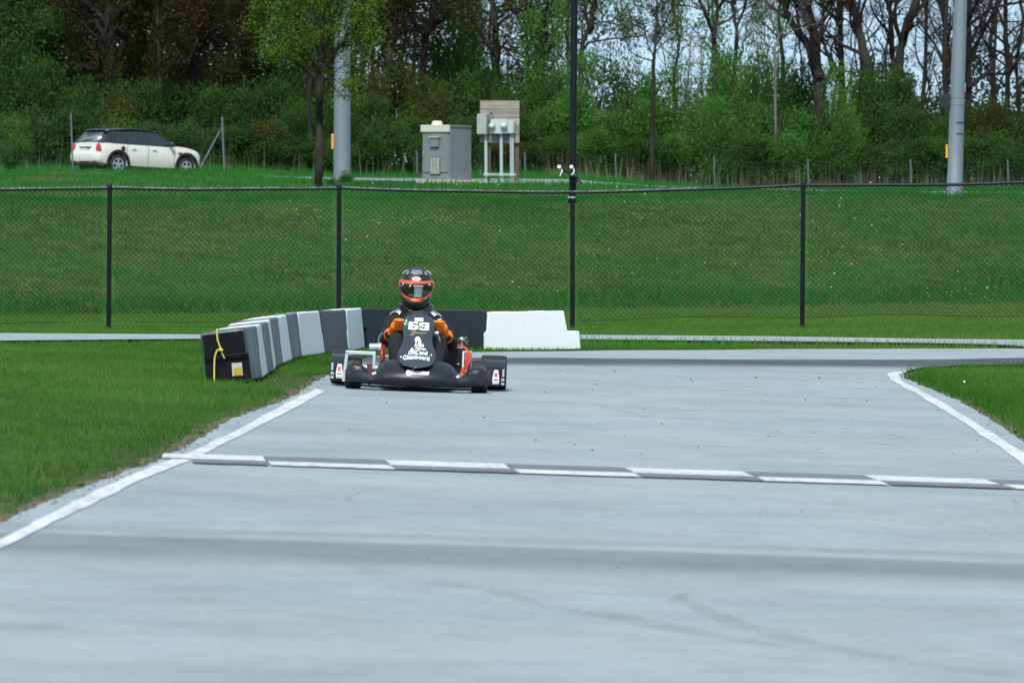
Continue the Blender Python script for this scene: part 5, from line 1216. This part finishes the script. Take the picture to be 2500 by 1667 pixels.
# race number in heavy block figures
def blk(name, cells, x0, z0, cw, ch, sk):
    polys = []
    for (a, b, c, d) in cells: polys += [[(x0 + u * cw, z0 + w * ch - sk * (x0 + u * cw) ** 2) for u, w in ((a, b), (c, b), (c, d), (a, d))]]
    return poly_decal(name, white_v, npn, polys, PF)
six = [(0, 0, 1.1, 4.8), (1.1, 0, 3, .95), (1.1, 2.25, 3, 2.9), (3, .1, 4, 2.75), (1.1, 4.0, 3.7, 5), (.3, 4.8, 1.1, 5), (3, 3.55, 3.8, 4.9), (1.1, .95, 1.55, 2.25), (2.45, .95, 3, 2.25), (1.1, 2.9, 1.7, 4.0)]
nine = [(3, .2, 4, 5), (1, 4.05, 3, 5), (1, 2.1, 3, 2.75), (0, 2.25, 1, 4.9), (.3, 0, 3, 1.0), (.2, .1, 1, 1.5), (1.0, 2.75, 1.55, 4.05), (2.45, 2.75, 3, 4.05), (2.3, 1.0, 3, 2.1)]
blk("race_figure", six, -.078, .476, .0193, .0118, .25); blk("race_figure", nine, .006, .474, .0193, .0118, .55)
poly_decal("white_label", white_v, npn, strip(-.034, .034, .541, .566, 4), PF)
poly_decal("print_line", grey_v, npn, strip(-.028, .028, .556, .558, 3) + strip(-.028, .028, .549, .551, 3), lambda u, v: pan(u, v, .009))
txt("sponsor_text", "Glassboard", .047, .0012, -.004, .268, white_v, npn, PF, 1.15, .98)
txt("sponsor_text", "OilCand", .044, .0014, .008, .302, white_v, npn, PF, 1.2, 1.0)
txt("sponsor_text", "HAITIAN", .022, .0010, .026, .330, white_v, npn, PF, 1.0, .95, -.10)
txt("sponsor_text", "ASMI", .034, .0008, .013, .355, white_v, npn, PF, .9, 1.05, -.02)
txt("sponsor_text", "TB", .044, .0016, .002, .380, white_v, npn, PF, 0, 1.1)
poly_decal("round_badge", white_v, npn, [[(-.040 + .016 * math.cos(a) * .8, .315 + .021 * math.sin(a)) for a in np.linspace(0, 6.2, 14)]], PF)
poly_decal("crest_badge", white_v, npn, [[(-.018, .400), (.018, .400), (.022, .410), (.010, .418), (0, .424), (-.012, .418), (-.022, .410)]], PF)
txt("script_signature", "Z", .05, .0, -.05, .447, gold, npn, lambda u, v: pan(u, v, .006), 0, 1.2, .2, .5); poly_decal("signature_stroke", gold, npn, strip(-.040, .06, .448, .454, 6, .004), lambda u, v: pan(u, v, .006))
poly_decal("green_badge", mat("green_vinyl", (.02, .16, .10), .4), npn, [[(-.098 + .013 * math.cos(a), .540 + .018 * math.sin(a)) for a in np.linspace(0, 6.2, 12)]], PF)
poly_decal("green_badge_mark", white_v, npn, [[(-.100 + .006 * math.cos(a), .538 + .008 * math.sin(a)) for a in np.linspace(0, 6.2, 8)]], lambda u, v: pan(u, v, .009))
poly_decal("rainbow_badge", mat("yellow_vinyl", (.55, .48, .14), .4), npn, [[(-.116, .508), (-.106, .508), (-.103, .528), (-.113, .526)]], PF); poly_decal("rainbow_badge", mat("cyan_vinyl", (.06, .28, .40), .4), npn, [[(-.104, .504), (-.088, .506), (-.086, .524), (-.102, .528)]], PF)
for x, z in ((-.122, .262), (.112, .285)):
    q = pan(x, z, .006); MB().lathe(q, (0, -1, .2), [(0, .006), (.006, .005), (.007, 0)], 10).build("bolt", alu, npn)
# side pods in front of the rear wheels
for sx in (-1, 1):
    def pod(u, v, o=0.0):
        x = sx * (.515 + .175 * u); z = .045 + .185 * v; y = -.60 + .06 * v * v + .10 * max(0, v - .72) / .28 + .07 * u * u
        return Vector((x, y - o, z))
    A = [[pod(u, v) for u in np.linspace(0, 1, 9)] for v in np.linspace(0, 1, 13)]
    A.append([pod(u, 1) + Vector((0, .12, .012)) for u in np.linspace(0, 1, 9)]); A.append([pod(u, 1) + Vector((0, .36, -.01)) for u in np.linspace(0, 1, 9)])
    mb = MB(); mb.grid(np.array(A)); pd_ = mb.build("side_pod", shell, kart, solid=.005, auto=60)
    mb = MB(); mb.box((sx * .60, -.30, .14), (.15, .40, .14)); mb.build("side_box", shell, pd_, bevel=.03)
    poly_decal("grey_flash", grey_v, pd_, strip(.05, .95, .80, .985, 5), lambda u, v: pod(u, v, .003) if v < .985 else pod(u, v, .004))
    PDf = lambda u, v: pod(u, v, .004)
    e = 0 if sx > 0 else 0
    rows_ = []
    for v in np.linspace(.09, .69, 12):
        hw = float(np.interp(v, [.09, .32, .69], [.135, .155, .085])); rows_.append([pod(.585 - hw + 2 * hw * t, v, .0045) for t in np.linspace(0, 1, 7)])
    mb = MB(); mb.grid(np.array(rows_)); mb.build("oil_sticker", white_v, pd_, smooth=False)
    pf2 = (lambda u, v: pod(.585 + (u if sx > 0 else -u), v, .007))
    txt("sticker_letter", "M", .23, .010, 0, .48, red_v, pd_, pf2, 0, .75, 0, 0, 1.25)
    poly_decal("sticker_print", blue_v, pd_, strip(.48, .69, .25, .295, 3) + strip(.47, .70, .12, .14, 3), lambda u, v: pod(u, v, .007))
    poly_decal("side_strip", grey_v, pd_, strip(.84, .97, .06, .34, 2), PDf)
    for k in range(5): poly_decal("side_letter", white_v, pd_, [[(.86, .42 + k * .065), (.95, .42 + k * .065), (.97, .455 + k * .065), (.88, .455 + k * .065)]], PDf)
# seat, steering
A = []
for t in np.linspace(0, 1, 12):
    a = np.linspace(-1.25, 1.25, 11); hw = .19 * (1 - .12 * t); y = -.34 + .42 * t; z = .06 + .40 * t ** 1.6
    A.append([(-.03 + hw * math.sin(q) * 1.05, y + .16 * (1 - math.cos(q)) * -1 * t, z + .11 * (1 - math.cos(q)) * (1 - t)) for q in a])
mb = MB(); mb.grid(np.array(A)); mb.build("seat", blackp, kart, solid=.008, auto=80)
swc = Vector((0, -.735, .488)); swn = Vector((0, .80, .60)).normalized()
def sw_pt(a, r=.155): 
    u = Vector((1, 0, 0)); v = swn.cross(u).normalized(); v = v if v.z > 0 else -v
    return swc + u * (r * math.cos(a)) + v * (r * .95 * math.sin(a))
MB().tube([sw_pt(a) for a in np.linspace(0, 2 * math.pi, 41)], .0135, 8, False).build("steering_wheel", blackp, kart)
mb = MB()
for a in (.2, math.pi - .2, -math.pi / 2): mb.tube([swc, sw_pt(a, .15)], .009, 6)
mb.build("wheel_spokes", steelb, kart)
MB().tube([swc, (0, -1.0, .16)], .011, 8).build("steering_column", steelb, kart)
# aluminium camera frame at the kart's right front
for a, b, w in (((-.565, -1.16, .052), (-.545, -1.16, .285), .024), ((-.557, -1.16, .279), (-.322, -1.16, .279), .027), ((-.333, -1.16, .270), (-.333, -1.16, .160), .022)):
    a, b = Vector(a), Vector(b); d = b - a; c = (a + b) / 2; mb = MB()
    if abs(d.x) < .1: mb.box(c, (w, .028, d.length), (0, math.atan2(d.x, d.z), 0))
    else: mb.box(c, (d.length, .028, w))
    e = mb.build("extrusion_bar", alu, kart, bevel=.003); g_ = MB()
    if abs(d.x) < .1: g_.box(c + Vector((0, -.0145, 0)), (.005, .002, d.length * .96), (0, math.atan2(d.x, d.z), 0))
    else: g_.box(c + Vector((0, -.0145, 0)), (d.length * .96, .002, .005))
    g_.build("groove", grey_v, e)
mb = MB(); mb.cyl((-.375, -1.10, .325), (-.305, -1.10, .328), .030, n=18); cm_ = mb.build("camera", mat("grey_camera_body", (.33, .36, .38), .4, .3), kart)
MB().cyl((-.347, -1.10, .272), (-.347, -1.10, .31), .009).build("camera_post", alu, cm_); MB().lathe((-.305, -1.10, .328), (1, 0, 0), [(.030, 0), (.033, .006), (.033, .02), (.024, .024), (0, .02)], 16).build("lens_ring", grey_v, cm_)
# red cables, wiring, batteries and drive on both sides
for pts, m, r in (([(-.297, -.55, .335), (-.288, -.60, .29), (-.284, -.62, .25), (-.278, -.62, .215)], red_d, .016), ([(-.275, -.50, .33), (-.272, -.56, .28), (-.268, -.6, .22)], red_d, .010), ([(-.284, -.62, .225), (-.30, -.66, .18), (-.325, -.70, .12)], blackp, .008), ([(-.275, -.62, .225), (-.255, -.68, .20), (-.22, -.74, .17)], blackp, .008), ([(-.28, -.62, .22), (-.27, -.7, .16), (-.28, -.75, .10)], blackp, .007),
                  ([(.312, -.28, .345), (.36, -.36, .335), (.402, -.42, .29), (.405, -.45, .24), (.375, -.52, .175), (.360, -.60, .13)], red_c, .013), ([(.335, -.30, .335), (.375, -.38, .315), (.388, -.44, .265), (.372, -.5, .21), (.355, -.58, .165), (.345, -.62, .13)], red_c, .013)):
    MB().tube(pts, r, 9).build("power_cable", m, kart)
mb = MB(); mb.sphere((.352, -.63, .118), (.045, .03, .022), 12, 8); mb.tube([(.33, -.66, .13), (.385, -.67, .105)], .009, 6); mb.build("cable_boot", red_c, kart)
mb = MB(); mb.box((.265, -.20, .235), (.165, .34, .20)); bt = mb.build("battery_box", blackp, kart, bevel=.006)
for z in (.185, .225, .27):
    mb = MB(); mb.box((.265, -.372, z), (.150, .006, .008)); mb.build("fin", steelb, bt)
mb = MB(); mb.box((.265, -.372, .334), (.17, .01, .006)); mb.build("lid_edge", alu, bt)
mb = MB(); mb.box((.315, -.378, .205), (.016, .012, .012)); mb.box((.335, -.372, .10), (.02, .01, .012)); mb.build("terminal", alu, bt)
fit = mat("cast_metal_fitting", (.42, .42, .38), .35, .8, var=.3, vs=40); brass = mat("brass_fitting", (.30, .22, .08), .35, .8)
mb = MB(); mb.sphere((.335, -.25, .395), (.028, .028, .024), 12, 8); mb.cyl((.335, -.25, .30), (.335, -.25, .40), .014); mb.cyl((.352, -.26, .40), (.372, -.27, .415), .008); dv = mb.build("filler_fitting", fit, kart)
mb = MB(); mb.sphere((.357, -.245, .385), (.014, .02, .022), 10, 8); mb.build("brass_union", brass, dv); MB().tube([(.372, -.25, .36), (.385, -.26, .39)], .003, 5).build("stay_wire", alu, dv)
mb = MB(); mb.cyl((.305, -.33, .345), (.325, -.34, .345), .014); mb.build("cable_clamp", red_c, dv)
mb = MB(); mb.box((.354, -.55, .225), (.013, .03, .17)); mb.build("white_stay", white_v, kart, bevel=.003)
mb = MB(); mb.box((.385, -.40, .235), (.075, .03, .15), (0, 0, .1)); rd = mb.build("radiator", mat("pale_radiator", (.40, .45, .52), .4, .4), kart, bevel=.006)
for k in range(5):
    mb = MB(); mb.box((.362 + k * .011, -.418, .235), (.004, .004, .13)); mb.build("core_fin", steelb, rd)
mb = MB(); mb.box((.42, -.80, .14), (.06, .14, .09)); mb.build("brake_block", blackp, kart, bevel=.008); mb = MB(); mb.cyl((.448, -.90, .16), (.45, -.90, .205), .012); mb.build("brake_reservoir", fit, kart)
for sx in (-1, 1):
    MB().tube([(sx * .06, -.96, .14), (sx * .30, -1.0, .12), (sx * .43, -1.04, .125)], .008, 6).build("tie_rod", alu, kart)
    mb = MB(); mb.box((sx * .415, -1.05, .127), (.03, .05, .09)); mb.build("stub_axle", steelb, kart, bevel=.006)
mb = MB(); mb.box((-.37, -.85, .135), (.05, .05, .12)); mb.build("brown_connector", mat("brown_connector", (.12, .05, .04), .5), kart, bevel=.006)
mb = MB(); mb.cyl((.122, -.90, .452), (.158, -.905, .450), .0135, n=14); lv = mb.build("white_grip", white_v, kart); MB().cyl((.158, -.905, .450), (.176, -.907, .449), .0138, n=14).build("grip_end", blackp, lv)
MB().tube([(.155, -.89, .435), (.170, -.86, .385), (.178, -.84, .34)], .006, 6).build("lever_rod", white_v, lv)
mb = MB(); mb.box((.172, -.90, .265), (.011, .03, .032)); mb.build("white_clip", white_v, kart, bevel=.002)
MB().tube([(-.02, .05, .10), (-.2, .08, .12), (-.42, .05, .14)], .03, 10).build("drive_housing", blackp, kart)
MB().lathe((.30, .0, .138), (1, 0, 0), [(0, .006), (.085, .006), (.09, 0), (.085, -.006), (0, -.006)], 28).build("sprocket", alu, kart)

# ------------------------------------------------------------------ driver
person = thing("person", "seated kart driver in black suit, dark helmet and orange gloves", "person", kp, KR)
suit = mat("black_race_suit", (0.004, 0.0045, 0.006), 0.85, var=.25, vs=18, bump=.35, bs=26)
def capsule_chain(mb, pts, rad, n=14):
    Q, R = [], []
    for i in range(len(pts) - 1):
        for t in np.linspace(0, 1, 7)[:-1]: Q.append(Vector(pts[i]).lerp(Vector(pts[i + 1]), t)); R.append(rad[i] + (rad[i + 1] - rad[i]) * t)
    Q.append(Vector(pts[-1])); R.append(rad[-1]); mb.tube(Q, R, n)
    for p, r in ((pts[0], rad[0]), (pts[-1], rad[-1])): mb.sphere(p, r, n, 8)
    for p, r in zip(pts[1:-1], rad[1:-1]): mb.sphere(p, r * 1.01, n, 8)
def remesh(o, vox, sm=4):
    q = o.modifiers.new("r", 'REMESH'); q.mode = 'VOXEL'; q.voxel_size = vox; q.use_smooth_shade = True
    q = o.modifiers.new("s", 'SMOOTH'); q.iterations = sm; q.factor = .5
bx_ = -.04
mb = MB()
capsule_chain(mb, [(bx_, -.20, .13), (bx_, -.18, .30), (bx_, -.19, .43), (bx_, -.19, .515)], [.135, .125, .14, .11], 18)
mb.sphere((bx_ - .075, -.20, .425), (.105, .11, .13), 16, 10); mb.sphere((bx_ + .075, -.20, .425), (.105, .11, .13), 16, 10)
capsule_chain(mb, [(bx_ - .165, -.19, .530), (bx_, -.18, .555), (bx_ + .165, -.19, .530)], [.058, .07, .058])
capsule_chain(mb, [(bx_, -.18, .54), (bx_, -.20, .67)], [.065, .058])
for sx, el, wr in ((-1, (-.262, -.42, .365), (-.218, -.60, .432)), (1, (.258, -.42, .368), (.206, -.60, .435))):
    capsule_chain(mb, [(bx_ + sx * .172, -.19, .525), ((bx_ + sx * .172 + el[0]) / 2 + sx * .012, -.30, .45), el], [.060, .057, .050])
    capsule_chain(mb, [el, ((el[0] + wr[0]) / 2 + sx * .004, -.515, .408), wr], [.052, .046, .036])
    capsule_chain(mb, [(bx_ + sx * .09, -.22, .12), (sx * .155, -.55, .27), (sx * .165 - .008, -.78, .375)], [.095, .082, .068])
    capsule_chain(mb, [(sx * .165 - .008, -.78, .375), (sx * .15, -.97, .24), (sx * .13, -1.12, .12)], [.066, .056, .042])
    capsule_chain(mb, [(sx * .13, -1.12, .12), (sx * .125, -1.22, .145)], [.040, .034])
sb = mb.build("suit", suit, person); remesh(sb, .010, 5)
# white printed patches on the shoulders and sleeve
def patch(name, poly, m, cx, cy, cz, rx, ry, rz, par=sb, text=None, off=1.06):
    """flat print wrapped on an ellipsoid; poly in (azimuth, elevation) degrees, azimuth 0 faces the camera"""
    def fn(a, e):
        a, e = math.radians(a), math.radians(e); return Vector((cx + rx * off * math.sin(a) * math.cos(e), cy - ry * off * math.cos(a) * math.cos(e), cz + rz * off * math.sin(e)))
    mb = MB()
    if text: mb.add([fn(u, v) for u, v in text[0]], text[1])
    else: mb.add([fn(*p) for p in poly], [tuple(range(len(poly)))])
    return mb.build(name, m, par, smooth=False)
suitw = mat("white_suit_print", (.60, .62, .58), .8)
def yoke(sx, u, v, off=.012):
    # along the shoulder line: u 0 at the neck .. 1 at the shoulder point, v 0 at the back .. 1 down the front
    x = bx_ + sx * (.095 + .125 * u); zt = .616 - .022 * u - .035 * u * u; a = v * 1.35; r = .066 + .0 * u
    return Vector((x, -.185 - (r + off) * math.sin(a) * 1.05, zt - r + (r + off) * math.cos(a) + (0 if u < .85 else -.03 * (u - .85) / .15)))
for sx in (-1, 1):
    polys = []
    lower = [.30, .50, .86, .62, .46, .36, .30, .26, .22] if sx < 0 else [.34, .48, .60, .88, .70, .46, .34, .28, .22]
    for i in range(8):
        u0, u1 = i / 8, (i + 1) / 8; polys.append([(u0, .0), (u1, .0), (u1, lower[i + 1]), (u0, lower[i])])
    mb = MB()
    for P in polys:
        for k in range(5):
            t0, t1 = k / 5, (k + 1) / 5; (a, _), (b, _), (_, l1), (_, l0) = P
            mb.add([yoke(sx, a, l0 * t0), yoke(sx, b, l1 * t0), yoke(sx, b, l1 * t1), yoke(sx, a, l0 * t1)], [(0, 1, 2, 3)])
    yk = mb.build("shoulder_patch", suitw, sb, smooth=True)
    tv, tf = text_mesh("OMP", .34, .012, 0, 1.0); mb = MB()
    mb.add([yoke(sx, .42 + a * sx * .8, .36 - b * .75, .015) for a, b in tv], tf); mb.build("patch_lettering", suit, yk, smooth=False)
def sleeve(t, a, off=.004):                             # on the upper arm at the picture's right
    A_, B_ = Vector((bx_ + .172, -.19, .525)), Vector((.258, -.42, .368)); p = A_.lerp(B_, t) + Vector((.010 * math.sin(math.pi * t), .0, .004)); d = (B_ - A_).normalized()
    s_ = d.cross(Vector((0, 0, 1))).normalized(); u = s_.cross(d); r = .060 - .010 * t + off; return p + s_ * (-r * math.cos(a)) + u * (r * math.sin(a))
for sgn, m, t0, t1, a0, a1 in ((1, mat("pale_blue_sleeve_print", (.55, .60, .72), .8), .42, .78, 2.2, 3.5), (1, suitw, .16, .20, 1.7, 3.2), (1, suitw, .28, .31, 1.6, 3.3)):
    mb = MB(); mb.grid(np.array([[sleeve(t0 + (t1 - t0) * i / 5, a0 + (a1 - a0) * j / 6) for j in range(7)] for i in range(6)])); mb.build("sleeve_print", m, sb)
piping = mat("cream_piping", (.40, .38, .30), .8)
for e0, e1 in (((-.318, -.44, .40), (-.322, -.43, .335)), ):
    MB().tube([(-.292, -.44, .432), (-.313, -.43, .405), (-.322, -.42, .37), (-.318, -.42, .335)], .004, 5).build("sleeve_piping", piping, sb)
# gloves gripping the wheel
orange = mat("orange_glove", (0.95, 0.205, 0.010), 0.7, var=.12, vs=40, bump=.25, bs=70); gblack = mat("black_glove_panel", (.012, .010, .009), .8); ggrey = mat("pale_thumb_patch", (.45, .36, .33), .7)
for sx, wr in ((-1, Vector((-.214, -.625, .430))), (1, Vector((.203, -.625, .433)))):
    grip = sw_pt(math.pi - .10 if sx < 0 else .10); tng = (sw_pt((math.pi - .10 if sx < 0 else .10) + .1) - grip).normalized()
    upv = tng if tng.z > 0 else -tng                     # along the rim, upwards
    outw = Vector((sx, 0, 0)); fwd = Vector((0, -1, .1)).normalized()
    palm = grip + outw * .026 + Vector((0, .012, .0))
    mb = MB(); mb.sphere(palm, (.033, .036, .050), 14, 10)
    capsule_chain(mb, [wr, palm + outw * .004 - upv * .012], [.034, .040])
    # four fingers wrap over the front of the rim, unequal, bent at two knuckles
    for k, (h, ln) in enumerate(((.042, .98), (.015, 1.08), (-.012, 1.0), (-.038, .82))):
        b = palm + upv * h + outw * .010 + fwd * .012
        k1 = b + fwd * .028 * ln + outw * (-.006); k2 = grip + upv * h + fwd * .030 - outw * .010 * ln; tip = grip + upv * (h - .003) - outw * .024 * ln + fwd * .006
        capsule_chain(mb, [b, k1, k2, tip], [.0145, .0145, .013, .0115], 10)
    th0 = palm + upv * .022 - outw * .004; capsule_chain(mb, [th0, th0 + upv * .026 - outw * .014 + fwd * .014, grip + upv * .045 - outw * .026 + fwd * .022], [.016, .015, .0125], 10)
    gl_ = mb.build("glove", orange, person); remesh(gl_, .0038, 3)
    ax_ = (palm - wr).normalized(); el_ = Vector((-.262, -.42, .365)) if sx < 0 else Vector((.258, -.42, .368)); back = (el_ - wr).normalized()
    cf = MB(); cf.tube([wr + ax_ * .018, wr + ax_ * .004, wr + back * .02, wr + back * .042, wr + back * .058], [.037, .039, .047, .054, .052], 20, False); c_ = cf.build("cuff", orange, gl_, solid=-.004)
    # dark stretch panel across the wrist, dark knuckle seams, pale thumb tip
    st_ = MB(); s1 = ax_.cross(Vector((0, -1, 0))).normalized(); f1 = s1.cross(ax_)
    f1 = f1 if f1.y < 0 else -f1
    A = [[wr + ax_ * (.012 - .012 * t) + back * (.030 * t) + (s1 * math.sin(a) + f1 * math.cos(a)) * (.0425 + .010 * t) for a in np.linspace(-1.3, 1.0, 9)] for t in np.linspace(-.25, 1.15, 6)]
    st_.grid(np.array(A)); st_.build("wrist_panel", gblack, gl_)
    tp = grip + upv * .045 - outw * .026 + fwd * .024; MB().sphere(tp + fwd * .003, (.0115, .011, .012), 10, 8).build("thumb_patch", ggrey, gl_)
    for h in (.024, .001, -.022):
        MB().tube([palm + upv * h + outw * .006 + fwd * .046, grip + upv * h + fwd * .0455 - outw * .006], .0022, 5).build("finger_seam", gblack, gl_)
# neck support
nb = MB(); A = []
for t in np.linspace(0, 1, 7):
    row = []
    for a in np.linspace(0, 2 * math.pi, 37):
        fr_ = .5 - .5 * math.cos(a)                     # 0 at the front (towards the camera), 1 at the back
        side = abs(math.sin(a)); r = .100 + .022 * t + .006 * side
        top = .606 + .060 * max(side, fr_) ** 1.4; bot = .545 + .03 * fr_
        row.append((bx_ + r * 1.02 * math.sin(a), -.195 - r * .98 * math.cos(a), bot + (top - bot) * t))
    A.append(row)
nb.grid(np.array(A)); nb.build("neck_support", mat("black_collar", (.016, .019, .024), .35, coat=.2), person, solid=.022, auto=80, bevel=.004)
MB().tube([(bx_ + .055, -.30, .585), (bx_ + .085, -.285, .605), (bx_ + .10, -.26, .615)], .006, 5).build("red_strap", mat("dark_red_strap", (.20, .01, .03), .6), person)
# helmet
HZ = [-.172, -.165, -.150, -.125, -.10, -.07, -.04, -.01, .02, .05, .08, .105, .128, .146, .158, .165, .168]
HW = [.068, .084, .094, .104, .112, .120, .127, .1325, .134, .131, .122, .109, .090, .068, .046, .024, .004]
HD = [.080, .100, .118, .132, .138, .140, .140, .142, .143, .140, .131, .118, .098, .074, .050, .026, .004]
hc = Vector((bx_ - .002, -.20, .786))
def hs(a, z, off=0.0):                                   # a: angle from straight ahead (towards the camera), z: height
    w, d = float(np.interp(z, HZ, HW)), float(np.interp(z, HZ, HD)); c, s_ = math.cos(a), math.sin(a)
    e = 2 / 2.35; x = w * math.copysign(abs(s_) ** e, s_); y = -d * math.copysign(abs(c) ** e, c)
    if z < -.06 and c > 0: y -= .018 * c * min(1, (-.06 - z) / .05)                 # chin bar stands forward
    n = Vector((s_ / max(w, .02), -c / max(d, .02), z / .03 if False else z * 4)); n.normalize()
    return hc + Vector((x, y, z)) + n * off
A = [[hs(a, z) for a in np.linspace(-math.pi, math.pi, 65)] for z in np.concatenate([np.linspace(-.172, .12, 30), np.linspace(.128, .168, 10)])]
hm = mat("satin_black_helmet", (.010, .013, .017), .42); horange = mat("orange_helmet_trim", (.62, .10, .010), .35, coat=.2)
mb = MB(); mb.grid(np.array(A)); hel = mb.build("helmet", hm, person, auto=80)
def hgrid(name, m, a0, a1, zt, zb, off, par=hel, na=24, nz=8, **k):
    mb = MB(); mb.grid(np.array([[hs(a, zt(a) + (zb(a) - zt(a)) * t, off) for a in np.linspace(a0, a1, na)] for t in np.linspace(0, 1, nz)])); return mb.build(name, m, par, auto=80, **k)
vis = mat("dark_green_visor", (.006, .012, .008), .06, spec=.7, coat=1.0)
VT = lambda a: .036 + .012 * a * a; VB = lambda a: -.076 + .040 * a * a
visor = hgrid("visor", vis, -1.22, 1.22, VT, VB, .004, solid=.002)
hgrid("visor_strip", mat("black_visor_strip", (.004, .005, .006), .3), -1.15, 1.15, lambda a: VT(a) - .001, lambda a: VT(a) - .026, .0075, visor)
hgrid("painted_reflection", mat("silver_reflection", (.20, .23, .26), .18, .3), -.06, .30, lambda a: .008, lambda a: -.068 + .02 * a * a, .0075, visor, 8, 5)  # pale reflection on the visor, painted as a thin silver patch
VF = lambda u, v: hs(u / .143, v, .010)
txt("visor_text", "RACING", .0155, .0004, .018, .0205, white_v, visor, VF, 0, 1.05); poly_decal("visor_mark", white_v, visor, [[(-.050, .012), (-.040, .018), (-.048, .024), (-.034, .027), (-.030, .022), (-.037, .018), (-.044, .010)]], VF)
for sx in (-1, 1):
    poly_decal("visor_print", white_v, visor, [[(sx * .112 + a, .030 + b) for a, b in ((-.012, 0), (.012, 0), (.012, .006), (-.012, .006))], [(sx * .112 + a, .040 + b) for a, b in ((-.008, 0), (.008, 0), (.008, .006), (-.008, .006))]], VF)
hgrid("brow_trim", horange, -1.18, 1.18, lambda a: .060 + .010 * a * a, lambda a: .036 + .012 * a * a, .0075, solid=.004)
hgrid("brow_lip", mat("pale_visor_edge", (.55, .48, .45), .4), -1.05, -.15, lambda a: .037 + .012 * a * a, lambda a: .0345 + .012 * a * a, .011)
chin = hgrid("chin_trim", horange, -1.02, 1.02, lambda a: -.078 + .046 * a * a, lambda a: -.104 + .062 * a * a, .008, solid=.004)
for sx in (-1, 1):
    hgrid("chin_slot", mat("slot_shadow", (.03, .006, .004), .6), sx * .22, sx * .52, lambda a: -.084 + .050 * a * a, lambda a: -.093 + .056 * a * a, .0135, chin, 6, 3)
    hgrid("visor_pivot", horange, sx * 1.30, sx * 1.78, lambda a: .062, lambda a: .004, .006, nz=6, na=8, solid=.005)
    hgrid("top_vent", mat("grey_vent", (.20, .22, .24), .3), sx * .62, sx * .82, lambda a: .134, lambda a: .108, .006, na=6, nz=5, solid=.006)
    hgrid("rear_spoiler", mat("pale_spoiler", (.45, .52, .54), .3), sx * 1.7, sx * 2.9, lambda a: .140, lambda a: .112, .012, na=12, nz=4, solid=.008)
hgrid("centre_vent", mat("grey_vent_scoop", (.17, .19, .22), .28), -.40, .40, lambda a: .1465, lambda a: .112, .009, na=12, nz=6, solid=.008)
hgrid("vent_nozzle", hm, -.22, .24, lambda a: .112, lambda a: .096, .008, na=10, nz=6, solid=.008)
mb = MB(); mb.grid(np.array([[hs(.030 * k * math.cos(t) / .143, .0770 + .0150 * k * math.sin(t), .0095) for t in np.linspace(0, 2 * math.pi, 29)] for k in (.02, .35, .7, 1.0)])); lg = mb.build("brand_oval", white_v, hel, smooth=False)
txt("brand_letters", "BELL", .0170, .0006, 0, .0770, red_v, lg, lambda u, v: hs(u / .143, v, .0125), 0, 1.02)
for sx, a0 in ((1, 1.02), (1, 1.16)):
    hgrid("side_graphic", grey_v, a0, a0 + .05, lambda a: -.03, lambda a: -.075, .006, na=3, nz=6)
hgrid("chin_band", mat("grey_chin_band", (.03, .034, .04), .35), -.9, .9, lambda a: -.108 + .062 * a * a, lambda a: -.120 + .058 * a * a, .004)
